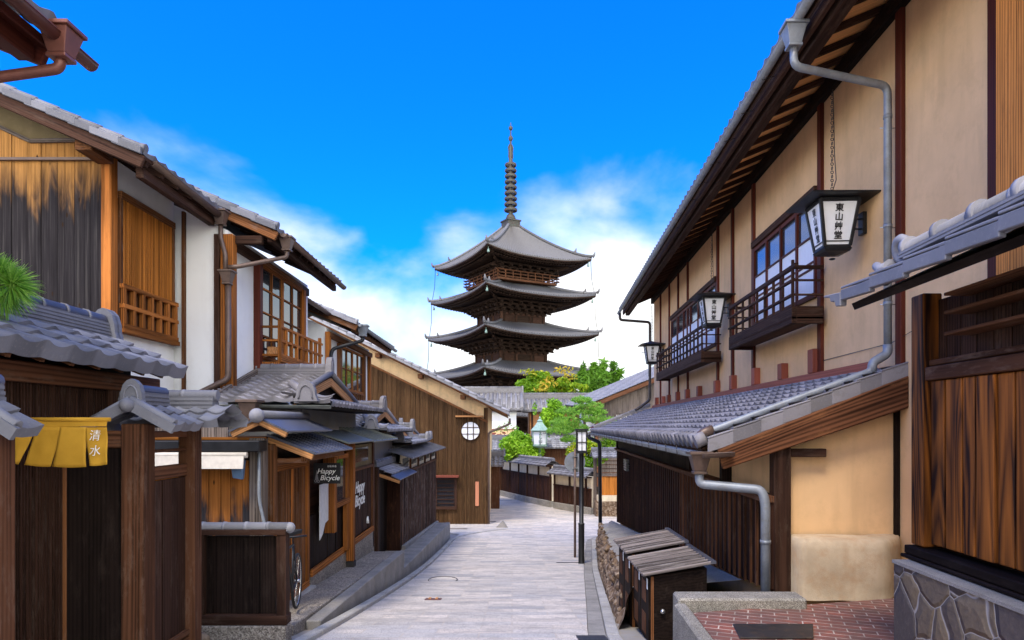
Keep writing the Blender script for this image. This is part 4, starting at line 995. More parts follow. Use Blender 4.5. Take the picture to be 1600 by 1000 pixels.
mb=MB(); mb.gutter((-4.80,15.2,3.0),(-4.80,17.9,2.96),.06); mb.build('gutter',M['pipe_brown'],h2)
mb=MB(); mb.gutter((-4.02,18,2.70),(-4.02,23.6,2.62),.06); rainhead(mb,(-4.0,18.3,2.68),1.3); mb.build('gutter',M['pipe_grey'],h2)
mb=MB(); mb.tube([(-4.0,18.3,2.4),(-4.0,18.3,2.3),(-4.72,18.0,2.05),(-4.76,17.95,1.9),(-4.76,17.95,.3)],.05,8,round_=.12); mb.build('downpipe',M['iron'],h2)

# ------------------------------------------------------------------ brown plank house closing the bend
h3=thing('gable_house','brown plank-clad gable house with round paper window, at the bend of the lane','house',(-3,31,-4.4))
YB=31.0
def gz(x): return .83+(-.95-x)*.49
mb=MB(); mb.hexa([(-9,YB,-4.6),(-1.17,YB,-4.6),(-1.17,YB+9,-4.6),(-9,YB+9,-4.6),(-9,YB,gz(-9)),(-1.17,YB,gz(-1.17)),(-1.17,YB+9,gz(-1.17)),(-9,YB+9,gz(-9))]); mb.build('wall',M['plaster_cream'],h3)
mb=MB(); planks_x(mb,-7.2,-1.15,YB-.045,YB-.002,-4.45,lambda x:gz(x)-.72,.21,.008,.008,9); 
for i in range(29): x=-7.15+.21*i; mb.box(x-.015,x+.015,YB-.07,YB-.046,-4.4,gz(x)-.76)
mb.build('cladding',M['wood_olive'],h3)
mb=MB(); mb.beam((-7.2,YB-.05,gz(-7.2)-.70),(-1.1,YB-.05,gz(-1.1)-.70),.09,.09); mb.build('trim_board',M['wood_brown'],h3,.006)
mb=MB(); mb.box(-1.28,-1.1,YB-.08,YB+.1,-4.5,gz(-1.15)-.08); mb.build('corner_post',M['wood_olive'],h3,.008)
mb=MB(); mb.hexa([(-9.4,YB-.75,gz(-9.4)+.0),(-.22,YB-.75,gz(-.22)-.0),(-.22,YB+9.3,gz(-.22)),(-9.4,YB+9.3,gz(-9.4)),(-9.4,YB-.75,gz(-9.4)+.10),(-.22,YB-.75,gz(-.22)+.10),(-.22,YB+9.3,gz(-.22)+.10),(-9.4,YB+9.3,gz(-9.4)+.10)]); mb.build('roof_boards',M['wood_brown'],h3,.01)
mb=MB(); tiles(mb,(-.15,YB-.78,gz(-.15)+.14),(0,10.1,0),(-9.3,0,9.3*.49),w=.3,c=.28); mb.build('roof',M['tile_light'],h3)
mb=MB(); n=26
for i in range(n):
    a=-.12-i*.36; b=a-.35; mb.hexa([(b,YB-.84,gz(b)+.08),(a,YB-.84,gz(a)+.08),(a,YB-.79,gz(a)+.08),(b,YB-.79,gz(b)+.08),(b,YB-.84,gz(b)+.18),(a,YB-.84,gz(a)+.20),(a,YB-.79,gz(a)+.20),(b,YB-.79,gz(b)+.18)]); mb.tube([(a,YB-.68,gz(a)+.24),(b,YB-.68,gz(b)+.22)],.075,8)
    mb.tube([(a,YB-.36,gz(a)+.25),(b,YB-.36,gz(b)+.23)],.075,8)
mb.build('verge_tiles',M['tile_light'],h3)
for x in (-2.2,-4.1,-6.0):
    mb=MB(); mb.box(x-.1,x+.1,YB-.62,YB,gz(x)-.22,gz(x)-.03); mb.build('purlin_end',M['wood_brown'],h3)
mb=MB(); mb.tube([(-.1,YB-.5,gz(0)-.0),(-.1,YB-.5,gz(0)-.25),(-1.05,YB-.2,-.28),(-1.05,YB-.1,-.5),(-1.05,YB-.1,-4.4)],.05,8,round_=.1); mb.build('downpipe',M['pipe_brown'],h3)
mb=MB(); cx,cz=-1.88,-.2; mb.torus((cx,YB-.10,cz),.42,.016,axis=(0,1,0),seg=32); 
for dx in (-.13,.13): mb.box(cx+dx-.018,cx+dx+.018,YB-.13,YB-.10,cz-.4,cz+.4)
for dz in (-.14,.16): mb.box(cx-.4,cx+.4,YB-.125,YB-.105,cz+dz-.014,cz+dz+.014)
rw_=mb.build('round_window',M['wood_dark'],h3)
mb=MB(); mb.tube([(cx,YB-.10,cz),(cx,YB-.07,cz)],.42,32); mb.build('paper_pane',M['shoji'],rw_)
mb=MB(); mb.box(-2.55,-1.3,YB-.30,YB-.05,.42,.50); mb.build('window_hood',M['wood_tan'],h3,.01)
mb=MB(); mb.box(-3.55,-2.40,YB-.40,YB-.05,-2.30,-2.20);mb.build('window_hood',M['wood_redlight'],h3,.01)
mb=MB(); mb.box(-3.5,-2.5,YB-.14,YB-.08,-2.3,-2.22); mb.box(-3.5,-2.5,YB-.16,YB-.05,-3.75,-3.62); mb.box(-2.6,-2.5,YB-.14,YB-.08,-3.62,-2.3); mb.box(-3.5,-3.4,YB-.14,YB-.08,-3.62,-2.3)
for i in range(7): mb.box(-3.38,-2.62,YB-.12,YB-.1,-3.5+.18*i,-3.46+.18*i)
for i in range(9): mb.box(-3.36+.09*i,-3.345+.09*i,YB-.115,YB-.095,-3.62,-2.3)
wn=mb.build('lattice_window',M['wood_dark'],h3); mb=MB(); mb.box(-3.4,-2.6,YB-.075,YB-.07,-3.62,-2.3); mb.build('pane',M['glass'],wn)
mb=MB(); mb.box(-1.66,-1.5,YB-.09,YB-.072,-3.6,-2.5); mb.build('notice_strip',M['wood_salmon'],h3)
mb=MB(); q_=gs(29.6)-.05; mb.hexa([(-.75,29.5,q_),(-.15,29.4,q_),(-.15,29.75,q_),(-.75,29.8,q_),(-.62,29.55,q_+.12),(-.40,29.52,q_+.38),(-.38,29.66,q_+.36),(-.62,29.7,q_+.12)]); tag(mb.build('corner_stone',M['concrete'],None,.02),'small pointed guard stone on the ground at the foot of the brown gable house','stone')

# ------------------------------------------------------------------ low wings and shopfront in front of the white house
def wing(name,label,xl,xr,xrg,ye,yr,ze,zr,mat,wz,walls='plaster_grey',drop=.0,w=.25):
    # frontal slope: eave at (ye,ze) facing up the lane, ridge at (yr,zr) running left-right to a gable over the lane
    t=thing(name,label,'building',(xr,ye,wz))
    mb=MB(); a=V((xl,ye,ze)); run=yr-ye
    tiles(mb,(xl,ye,ze),(xrg-xl,0,0),(0,run,zr-ze),w=w,c=.21,amp=.042,lift=.042); mb.build('roof',mat,t)
    mb=MB(); tiles(mb,(xl,2*yr-ye,ze),(xrg-xl,0,0),(0,-run,zr-ze),w=w,c=.4,prof=[(0,1),(.5,0)]); mb.build('roof_back',mat,t)
    mb=MB(); ridge(mb,(xl,yr,zr),(xrg-.05,yr,zr),.2,3,.07,.045); oni(mb,(xrg-.10,yr,zr+.0),(1,0,0),.28,.34,.10); mb.build('ridge',mat,t)
    # gable facing the lane
    mb=MB(); gx=xrg-.14
    mb.prism([(gx,ye+.3,ze+.02),(gx,2*yr-ye-.3,ze+.02),(gx,yr,zr-.1)],(-.05,0,0)); mb.build('gable',M['wood_black'],t)
    mb=MB()
    for s_ in (-1,1): mb.beam((xrg-.04,yr,zr-.10),(xrg-.04,yr+s_*run*.92,ze-.02+.08*(zr-ze)),.04,.14,up=(0,0,1))
    mb.build('barge_board',M['wood_tan'],t,.006)
    mb=MB()
    for s_ in (-1,1):
        mb.tube([(xrg-.03,yr,zr+.06),(xrg-.03,yr+s_*run*.95,ze+.07+.05*(zr-ze))],.05,8)
    mb.build('verge_tiles',mat,t)
    # pent strip below the gable
    if xr>xrg:
        zp=ze+.10; xe=xr; L=2*(yr-ye)
        mb=MB(); tiles(mb,(xe,ye+.02,ze-.04),(0,L-.04,0),(-(xr-xrg+.2),0,.16),w=.2,c=.22,amp=.03); oni(mb,(xr-.32,ye-.03,ze+.0),(0,-1,0),.34,.30,.1)
        mb.tube([(xr-.3,ye,ze+.08),(xrg-.2,ye+.5,ze+.30)],.06,8)
        tiles(mb,(xrg,ye,ze),(xr-xrg,0,0),(-.01,.32,.10),w=.24,c=.2,amp=.03); oni(mb,(xr-.05,ye+L-.2,ze-.02),(1,-.2,0),.3,.28,.08); ridge(mb,(xr-.5,ye+L-.15,ze+.03),(xr-.06,ye+L-.15,ze+.03),.12,2,.05)
        mb.build('pent_roof',mat,t)
    mb=MB(); mb.box(xl,xr-.03,ye+.03,ye+L-.06 if xr>xrg else 2*yr-ye,ze-.10,ze-.05); mb.build('eave_boards',M['wood_black'],t,.006)
    mb=MB(); mb.box(xl+.1,xr-.55,ye+.45,2*yr-ye-.3,wz,ze-.10); mb.build('wall',M[walls],t)
    return t
w1=wing('shop_wing','low grey-tiled wing roof projecting from the white house over the bicycle shop','',) if 0 else wing('shop_wing','low wing with wavy grey tiles projecting from the white house, above the bicycle shop entrance',-4.49,-2.62,-3.15,9.85,12.0,.36,.88,M['tile_violet'],-2.5)
mb=MB(); mb.beam((-4.45,10.05,.40),(-4.47,12.0,.98),.07,.09); mb.build('flashing',M['wood_grey'],w1,.006)
mb=MB(); mb.gutter((-4.4,9.78,.31),(-2.6,9.78,.30),.05); mb.build('gutter',M['sheet_green'],w1)
mb=MB(); rainhead(mb,(-3.72,9.7,.34),1.3); mb.build('rain_head',M['pipe_brown'],w1,.004)
w2=wing('middle_wing','second low wing with pale wavy tiles and small gable, beyond the bicycle shop',-4.6,-2.72,-3.12,14.85,16.9,-.05,.42,M['tile_light'],-2.6)
w3=wing('far_wing','third and smallest low tiled wing, just before the brown gable house',-4.6,-2.75,-3.3,18.7,20.6,-.42,-.08,M['tile_light'],-3)
w4=wing('farthest_wing','low pale tiled roof end rising behind the far plank fence top',-4.6,-2.95,-3.35,21.8,23.4,-.42,-.14,M['tile_light'],-3)

# bicycle shop front
sh=thing('bicycle_shop','timber bicycle shopfront with sliding lattice door, sheet-metal canopies and orange posts','shop',(-3.05,8.5,-2.4))
mb=MB(); mb.box(-6,-3.10,8.46,15.2,-2.7,-.14); mb.build('wall',M['wood_dark'],sh)
mb=MB(); planks_x(mb,-5.2,-3.16,8.40,8.455,-2.2,-.42,.13,.006,.006,5); mb.build('plank_wall',M['scorched'],sh)
mb=MB(); planks_x(mb,-4.9,-3.5,8.42,8.45,-.16,.22,.3,.004,.004,6); mb.build('upper_boards',M['wood_grey'],sh)
mb=MB(); mb.box(-5.1,-3.02,8.36,8.40,-.165,-.13); mb.build('trim_board',M['wood_lattice'],sh,.005)
mb=MB(); mb.box(-5.1,-3.0,8.10,8.36,-.30,-.17); mb.build('awning_box',M['iron'],sh,.01)
mb=MB(); mb.tube([(-5.1,8.12,-.34),(-3.15,8.12,-.34)],.035,12); mb.hexa([(-5.1,8.06,-.50),(-3.18,8.06,-.50),(-3.18,8.08,-.50),(-5.1,8.08,-.5),(-5.1,8.09,-.34),(-3.18,8.09,-.34),(-3.18,8.11,-.34),(-5.1,8.11,-.34)]); mb.build('rolled_awning',M['canvas'],sh)
mb=MB(); mb.box(-3.20,-3.02,8.30,8.46,-2.3,-.14); mb.build('post',M['wood_grey'],sh,.01)
mb=MB(); mb.tube([(-3.06,8.26,-.20),(-3.06,8.26,-.9),(-2.98,8.24,-1.2),(-2.98,8.24,-2.2)],.02,8,round_=.1); mb.build('conduit',M['pipe_grey'],sh)
mb=MB(); mb.box(-3.08,-2.96,8.5,8.62,-1.2,-.22); mb.build('door_post',M['wood_brown'],sh,.006)
dm=MB(); dm.box(-3.08,-3.0,8.64,10.12,-.58,-.50); dm.box(-3.08,-3.0,8.64,10.12,-2.36,-2.27); dm.box(-3.08,-3.0,8.64,8.72,-2.27,-.58); dm.box(-3.08,-3.0,10.02,10.12,-2.27,-.58); dm.box(-3.075,-3.005,9.33,9.40,-2.27,-.58)
for z in (-.95,-1.4,-1.85): dm.box(-3.06,-3.03,8.66,10.1,z,z+.03)
dr=dm.build('sliding_door',M['wood_orange'],sh,.004)
mb=MB()
for y in np.arange(8.74,10.0,.045): mb.box(-3.05,-3.02,y,y+.018,-2.27,-.58)
mb.build('bars',M['wood_brown'],dr)
mb=MB(); mb.box(-3.095,-3.07,8.66,10.1,-2.27,-.55); mb.build('pane',M['wood_gate'],dr)
mb=MB(); mb.box(-3.1,-2.92,8.6,10.2,-2.44,-2.365); mb.build('threshold',M['kerb'],dr,.01)
mb=MB(); mb.hexa([(-3.36,8.20,-.62),(-3.24,8.20,-.64),(-3.24,8.26,-.64),(-3.36,8.26,-.62),(-3.38,8.18,-.40),(-3.22,8.18,-.40),(-3.22,8.27,-.40),(-3.38,8.27,-.40)]); mb.build('blue_wrap',M['blue_plastic'],sh,.01)
# canopy A over the door
mb=MB(); mb.slab([(-3.07,8.55,-.10),(-2.46,8.55,-.335),(-2.46,10.55,-.335),(-3.07,10.55,-.10)],.02)
for i in range(9): y=8.55+i*.245; mb.hexa([(-3.07,y,-.10),(-2.46,y,-.335),(-2.46,y+.015,-.335),(-3.07,y+.015,-.10),(-3.07,y,-.088),(-2.46,y,-.323),(-2.46,y+.015,-.323),(-3.07,y+.015,-.088)])
mb.build('canopy',M['sheet'],sh)
mb=MB(); mb.beam((-3.07,8.575,-.165),(-2.5,8.575,-.385),.04,.07); mb.build('canopy_barge',M['wood_tan'],sh,.005)
mb=MB(); mb.box(-2.66,-2.58,8.6,10.5,-.44,-.36); mb.box(-3.08,-2.6,8.62,8.68,-.46,-.40); mb.box(-3.08,-2.98,8.64,10.3,-.50,-.43); mb.build('canopy_beam',M['wood_brown'],sh,.005)
# canopy B: little gabled porch with the ball end-tile
mb=MB()
for s_ in (-1,1): 
    xe=-3.03+s_*.36
    mb.slab([(-3.03,8.15,.115),(xe,8.15,-.05),(xe,10.15,-.05),(-3.03,10.15,.115)],.022)
mb.build('porch_roof',M['sheet'],sh)
mb=MB()
for s_ in (-1,1): mb.beam((-3.03,8.19,.06),(-3.03+s_*.33,8.19,-.10),.05,.075)
mb.build('porch_barge',M['wood_tan'],sh,.005)
mb=MB(); mb.tube([(-3.03,8.12,.14),(-3.03,10.1,.15)],.055,12); mb.sphere((-3.03,8.10,.13),.088,16,12); mb.build('porch_ridge',M['tile_light'],sh)
# canopy C
mb=MB(); mb.slab([(-3.1,10.58,-.06),(-2.52,10.58,-.25),(-2.52,12.45,-.25),(-3.1,12.45,-.06)],.025); mb.build('canopy',M['sheet_green'],sh)
mb=MB(); mb.slab([(-3.2,12.5,-.02),(-2.52,12.5,-.27),(-2.52,15.1,-.27),(-3.2,15.1,-.02)],.025)
for i in range(10): y=12.5+i*.28; mb.beam((-3.2,y,-.005),(-2.52,y,-.255),.015,.02)
mb.build('canopy',M['sheet_green'],sh)
# recessed display
mb=MB(); mb.box(-3.02,-2.98,10.2,12.2,-2.25,-2.14); mb.box(-3.02,-2.98,12.55,14.75,-2.25,-2.14); mb.build('sill',M['wood_orange'],sh,.005)
mb=MB(); planks_y(mb,-3.09,-3.03,10.2,12.3,-2.14,-1.35,.12,seed=3); mb.build('dado',M['wood_black'],sh)
mb=MB(); mb.box(-3.10,-2.99,10.16,14.8,-2.75,-2.255); mb.build('concrete_plinth',M['aggregate'],sh)
mb=MB(); mb.box(-3.05,-2.86,11.0,11.16,-1.72,-.5); mb.box(-2.98,-2.9,11.17,12.27,-1.36,-1.26); mb.box(-3.0,-2.92,12.1,12.28,-2.2,-.45); mb.box(-2.98,-2.9,11.17,12.1,-.55,-.47)
wf=mb.build('display_window',M['wood_orange'],sh,.006); mb=MB(); mb.box(-2.96,-2.955,11.17,12.1,-1.26,-.55); mb.build('pane',M['glass'],wf)
mb=MB(); 
q=[(-2.965,10.5,-.9),(-2.965,10.98,-.9),(-2.965,10.98,-1.50),(-2.965,10.8,-1.53),(-2.965,10.66,-1.68),(-2.965,10.5,-1.75)]
mb.prism(q,(.012,0,0)); mb.build('cloth_screen',M['cloth_white'],sh)
mb=MB(); mb.box(-3.03,-2.86,12.30,12.46,-2.43,-.3); mb.build('post',M['wood_orange'],sh,.008)
mb=MB(); mb.box(-3.04,-2.85,12.29,12.47,-2.54,-2.432); mb.build('post_shoe',M['iron_worn'],sh)
mb=MB(); planks_y(mb,-3.06,-3.03,12.55,14.7,-2.13,-.86,.11,seed=8); mb.build('panel',M['wood_fence'],sh)
mb=MB(); mb.box(-3.07,-2.99,12.5,14.75,-.86,-.80); mb.box(-3.07,-2.99,14.7,14.85,-2.6,-.3); mb.build('panel_frame',M['wood_gate'],sh,.005)
mb=MB(); mb.box(-3.06,-3.02,12.5,14.7,-.80,-.36); mb.build('transom',M['plaster_olive'],sh)
mb=MB(); mb.box(-3.018,-3.012,12.8,14.3,-.70,-.42); mb.build('transom_opening',M['glass'],sh)
for i,(s,zz) in enumerate((('Happy',-1.20),('Bicycle',-1.46))):
    text_part('lettering',s,.31,(-3.018,13.55,zz),(0,1,0),(0,0,1),M['white_paint'],sh,ext=.002,off=.006,shear=.25)
mb=MB(); mb.tube([(-3.02,14.25,-2.02),(-3.02,14.28,-1.88)],[.04,.02],6); mb.build('painted_mark',M['white_paint'],sh)
# hanging sign
sg=thing('shop_sign','black hanging signboard with white script lettering under the shop canopy','sign',(-2.78,10.3,-.72))
mb=MB(); mb.box(-2.99,-2.585,10.28,10.30,-.86,-.55); mb.build('board',M['ink'],sg,.002)
text_part('lettering','Happy',.105,(-2.80,10.272,-.675),(1,0,0),(0,0,1),M['white_paint'],sg,ext=.001,off=.0012,shear=.3)
text_part('lettering','Bicycle',.105,(-2.745,10.272,-.775),(1,0,0),(0,0,1),M['white_paint'],sg,ext=.001,off=.0012,shear=.3)
text_part('small_lettering','自転車店',.035,(-2.71,10.272,-.60),(1,0,0),(0,0,1),M['white_paint'],sg,ext=.0005)
mb=MB(); mb.beam((-2.94,10.274,-.83),(-2.94,10.274,-.66),.006,.006); mb.torus((-2.955,10.274,-.82),.017,.005,axis=(0,1,0),seg=14,sg=5); mb.torus((-2.915,10.274,-.825),.017,.005,axis=(0,1,0),seg=14,sg=5); mb.lathe((-2.94,10.276,-.80),[(.028,0),(.004,.13)],8); mb.build('tower_emblem',M['tile_light'],sg)
for x in (-2.95,-2.62):
    mb=MB(); mb.tube([(x,10.29,-.55),(x,10.29,-.40)],.004,5); mb.build('hanger',M['iron'],sg)

# plank fence with gate beyond the shop
gt=thing('small_gate','dark timber gate with small tiled roof, between bicycle shop and plank fence','gate',(-2.95,16.5,-3.1))
mb=MB(); planks_y(mb,-3.35,-3.25,15.3,17.9,-3.2,-.9,.14,seed=5); mb.build('door',M['wood_black'],gt)
mb=MB(); mb.box(-3.3,-2.9,17.72,17.9,-3.25,-.95);  mb.build('gate_side',M['wood_fence'],gt,.006)
mb=MB(); mb.box(-3.3,-2.95,15.02,15.2,-3.1,-.9); mb.build('gate_post',M['wood_dark'],gt,.006)
mb=MB(); tiles(mb,(-2.72,15.35,-1.10),(0,2.6,0),(-.35,0,.14),w=.2,c=.17,amp=.03); ridge(mb,(-3.1,15.35,-.92),(-3.1,17.9,-.92),.14,3,.05); mb.build('roof',M['tile_light'],gt)
mb=MB(); mb.slab([(-2.70,15.3,-1.10),(-2.50,15.3,-1.19),(-2.50,18,-1.19),(-2.70,18,-1.10)],.02); mb.build('eave_sheet',M['sheet'],gt)
mb=MB(); mb.beam((-3.1,15.33,-1.05),(-2.52,15.33,-1.25),.04,.07); mb.build('barge_board',M['wood_tan'],gt,.005)
fe=thing('plank_fence','weathered vertical plank fence with cream openings, beside the brown gable house','fence',(-2.9,22,-3.5))
zf=lambda y:-3.22-(y-18)*.058
mb=MB(); planks_y(mb,-2.95,-2.90,17.92,26.0,zf,-1.28,.17,seed=2); 
for y in np.arange(18,26,.34): mb.box(-2.895,-2.875,y-.015,y+.015,zf(y),-1.28)
mb.build('boards',M['wood_rain'],fe)
mb=MB(); mb.box(-2.96,-2.88,17.92,26.05,-1.28,-1.2); mb.build('rail',M['wood_gate'],fe,.005)
mb=MB(); mb.box(-2.95,-2.92,17.95,26.0,-1.2,-.76); mb.build('frieze',M['plaster_ivory'],fe)
for i in range(5):
    y=18.0+1.62*i+.2
    mb=MB(); mb.box(-2.919,-2.913,y,y+1.05,-1.10,-.86); mb.build('opening',M['ink'],fe)
    mb=MB(); mb.beam((-2.90,y,-1.06),(-2.90,y+1.05,-.96),.02,.03); mb.build('opening_flap',M['wood_grey'],fe)
    mb=MB(); mb.box(-2.96,-2.87,y+1.22,y+1.32,-1.25,-.75); mb.build('post',M['wood_gate'],fe)
mb=MB(); mb.slab([(-3.15,17.4,-.60),(-2.52,17.4,-.80),(-2.52,26.1,-.80),(-3.15,26.1,-.60)],.03)
for i in range(26): y=17.4+i*.34; mb.beam((-3.15,y,-.585),(-2.52,y,-.785),.02,.02)
mb.build('coping',M['sheet'],fe)
mb=MB(); mb.hexa([(-3.0,17.92,-4.2),(-2.80,17.92,-4.2),(-2.80,26.1,-4.5),(-3.0,26.1,-4.5),(-3.0,17.92,-3.12),(-2.80,17.92,-3.12),(-2.80,26.1,-3.60),(-3.0,26.1,-3.60)]); mb.build('footing',M['concrete'],fe,.02)

# ------------------------------------------------------------------ tile-capped screen in front of the shop, with bicycle behind it
sc_=thing('board_screen','dark brown board screen capped with grey round tiles, on a concrete base at the left','fence',(-2.9,7.2,-2.25))
mb=MB(); planks_x(mb,-4.2,-2.44,7.22,7.25,-2.06,-1.16,.22,seed=4); mb.build('boards',M['wood_black'],sc_)
for x in (-3.28,-2.42):
    mb=MB(); mb.box(x-.05,x+.05,7.15,7.28,-2.06,-1.14); mb.build('post',M['wood_dark'],sc_,.006)
mb=MB(); mb.box(-4.2,-2.37,7.14,7.30,-1.14,-1.08); mb.box(-4.2,-2.36,7.14,7.30,-2.08,-1.98); mb.build('rail',M['wood_dark'],sc_,.006)
mb=MB(); mb.box(-4.2,-2.36,7.12,7.32,-2.4,-2.085); mb.build('base',M['aggregate'],sc_,.01)
mb=MB(); ridge(mb,(-4.2,7.22,-1.10),(-2.36,7.22,-1.10),.12,1,.055,.02,.24); mb.sphere((-2.35,7.22,-1.07),.058,12,8); mb.build('cap_tiles',M['tile_light'],sc_)
bi=thing('bicycle','bicycle parked behind the board screen, only its black wheel showing','bicycle',(-2.6,7.6,-2.22))
def wheel(c,name):
    mb=MB(); mb.torus(c,.325,.018,axis=(1,.15,0),seg=40,sg=8); w_=mb.build(name,M['rubber'],bi)
    mb=MB(); c=V(c); mb.torus(c,.305,.008,axis=(1,.15,0),seg=40,sg=6); mb.build('rim',M['steel'],w_)
    mb=MB(); d1=V((0,0,1)); d2=V((-.15,1,0)).normalized()
    for i in range(20):
        a=i*math.pi/10; mb.tube([c,c+d1*.3*math.sin(a)+d2*.3*math.cos(a)],.0016,4,cap=False)
    mb.tube([c-V((.04,0,0)),c+V((.04,0,0))],.02,8); mb.build('spokes',M['steel'],w_)
wheel((-2.52,7.52,-1.88),'wheel'); wheel((-2.68,8.5,-1.92),'wheel')
mb=MB(); f=(-2.52,7.52,-1.88); bk=(-2.68,8.5,-1.92); hd=(-2.55,7.72,-1.40); st=(-2.63,8.2,-1.42); bb=(-2.61,8.1,-1.95)
for a,b in ((hd,st),(hd,bb),(st,bb),(st,bk),(bb,bk),(hd,f)): mb.tube([a,b],.014,8)
mb.tube([hd,(-2.545,7.68,-1.26)],.014,8); mb.tube([(-2.80,7.75,-1.24),(-2.545,7.67,-1.25),(-2.33,7.75,-1.24)],.012,8,round_=.1); mb.build('frame',M['iron'],bi)
mb=MB(); mb.hexa([(-2.66,8.05,-1.30),(-2.62,8.05,-1.30),(-2.56,8.32,-1.30),(-2.72,8.32,-1.30),(-2.66,8.05,-1.26),(-2.62,8.05,-1.26),(-2.55,8.33,-1.25),(-2.73,8.33,-1.25)]); mb.tube([(-2.63,8.2,-1.42),(-2.64,8.22,-1.29)],.012,6); mb.build('saddle',M['rubber'],bi,.01)
# covers on the pavement
mb=MB(); mb.lathe((-2.78,8.55,-2.36),[(.18,0),(.18,.03),(.16,.034)],24,smooth=False); tag(mb.build('manhole_cover',M['iron_worn']),'small round iron cover on the shop forecourt beside the screen','cover')
mb=MB(); 
mb.sphere((-3.20,6.85,-2.16),.14,12,8,(1.2,.8,.9),.5,5); tag(mb.build('foot_stone',M['rock']),'rough grey stone at the foot of the gate corner post','stone')

# ------------------------------------------------------------------ near-left gate
ga=thing('timber_gate','brown timber gate with fine lattice walls and grey tiled roof in the left foreground','gate',(-3,5,-2))
GX=-3.32
mb=MB(); mb.box(-5.2,GX-.03,3.2,6.0,-2.1,.50); mb.build('wall',M['wood_black'],ga)
mb=MB()
for y in np.arange(3.3,5.95,.030): mb.box(GX-.03,GX-.005,y,y+.015,-1.95,.42)
mb.build('lattice',M['wood_dark'],ga)
mb=MB(); mb.box(GX-.03,GX+.05,3.2,6.35,.30,.44); mb.build('beam',M['wood_gate'],ga,.008)
mb=MB(); mb.box(GX-.03,GX+.02,5.05,5.30,-2.1,-.05); mb.build('door_stile',M['wood_brown'],ga,.006)
mb=MB(); mb.box(GX-.03,GX+.03,5.62,5.82,-2.1,.36); mb.build('post',M['wood_dark'],ga,.006)
mb=MB(); tiles(mb,(-2.98,3.0,.50),(0,3.22,0),(-.74,0,.31),w=.26,c=.24,amp=.032,lift=.028,lip=.10); 
tiles(mb,(-4.5,3.0,.50),(0,3.22,0),(.78,0,.31),w=.26,c=.24,prof=[(0,1),(.5,0)])
mb.build('roof',M['tile'],ga)
mb=MB()
for y in np.arange(3.2,6.2,.30): mb.beam((-3.02,y,.44),(-3.6,y,.67),.04,.05)
mb.slab([(-3.0,3.05,.485),(-3.72,3.05,.79),(-3.72,6.2,.79),(-3.0,6.2,.485)],.025)
mb.build('rafters',M['wood_gate'],ga)
mb=MB(); ridge(mb,(-3.72,3.0,.80),(-3.72,6.22,.80),.18,5,.055,.030); oni(mb,(-3.72,6.20,.76),(0,1,0),.28,.32,.07); oni(mb,(-3.72,6.32,.76),(0,-1,0),.28,.32,.07); mb.build('ridge',M['tile'],ga)
# gate posts with little cross roofs
def hatroof(par,c,L,mat,hw=.36):
    x,y,z=c
    mb=MB()
    tiles(mb,(x+hw,y-.02,z-.04),(0,L,0),(-hw,0,.17),w=.14,c=.2,amp=.022,lift=.02,lip=.06)
    tiles(mb,(x-hw,y-.02,z-.04),(0,L,0),(hw,0,.17),w=.14,c=.2,amp=.022,lift=.02,lip=.06)
    for s_ in (-1,1):
        mb.beam((x,y-.03,z+.12),(x+s_*(hw+.02),y-.03,z-.06),.03,.07)
        mb.tube([(x,y+.0,z+.155),(x+s_*(hw+.01),y+.0,z-.02)],.035,8)
    mb.build('cap_roof',mat,par)
    mb=MB(); ridge(mb,(x,y+.05,z+.12),(x,y+L,z+.12),.13,3,.045,.032); oni(mb,(x,y+.05,z+.09),(0,-1,0),.20,.22,.05); mb.sphere((x,y-.05,z+.115),.052,12,8,(1,1.3,1)); mb.build('cap_ridge',mat,par)
mb=MB(); mb.box(-2.86,-2.70,3.55,3.72,-2.1,.02); mb.build('post',M['wood_gate'],ga,.01)
hatroof(ga,(-2.82,3.52,.02),.20,M['tile'],.26)
mb=MB(); mb.box(-2.88,-2.71,5.02,5.19,-2.1,.02); mb.build('post',M['wood_gate'],ga,.01)
hatroof(ga,(-2.78,4.98,.04),.45,M['tile'],.31)
mb=MB(); mb.box(-2.80,-2.66,5.72,5.86,-2.1,.02); mb.build('post',M['wood_gate'],ga,.01)
mb=MB(); tiles(mb,(-3.35,5.46,.03),(1.0,0,0),(0,.30,.14),w=.15,c=.2,amp=.022,lift=.02,lip=.06); tiles(mb,(-3.35,6.06,.03),(1.0,0,0),(0,-.30,.14),w=.15,c=.2,amp=.022,lift=.02,lip=.06); mb.build('side_roof',M['tile'],ga)
mb=MB(); ridge(mb,(-3.35,5.76,.15),(-2.5,5.76,.15),.14,3,.045,.034); mb.build('side_ridge',M['tile'],ga)
mb=MB(); mb.box(-3.32,-2.88,5.06,5.10,-2.1,-.08); mb.build('side_panel',M['wood_black'],ga)
mb=MB(); mb.box(-3.30,-2.88,5.04,5.13,-.16,-.03); mb.build('lintel',M['wood_gate'],ga,.008)
mb=MB(); planks_y(mb,-2.76,-2.73,5.2,5.72,-2.0,-.42,.15,seed=7); mb.build('side_boards',M['wood_dark'],ga)
for z,h in ((-.06,.05),(-.19,.022),(-.36,.10)):
    mb=MB(); mb.box(-2.79,-2.72,5.19,5.72,z-h/2,z+h/2); mb.build('rail',M['wood_gate'],ga,.005)
mb=MB(); mb.box(-2.79,-2.70,5.19,5.9,-2.04,-1.72) if 0 else mb.beam((-2.745,5.19,-1.72),(-2.745,5.74,-1.72),.09,.05); mb.beam((-2.74,5.19,-1.86),(-2.74,5.74,-1.86),.07,.2); mb.build('base_board',M['wood_gate'],ga,.006)
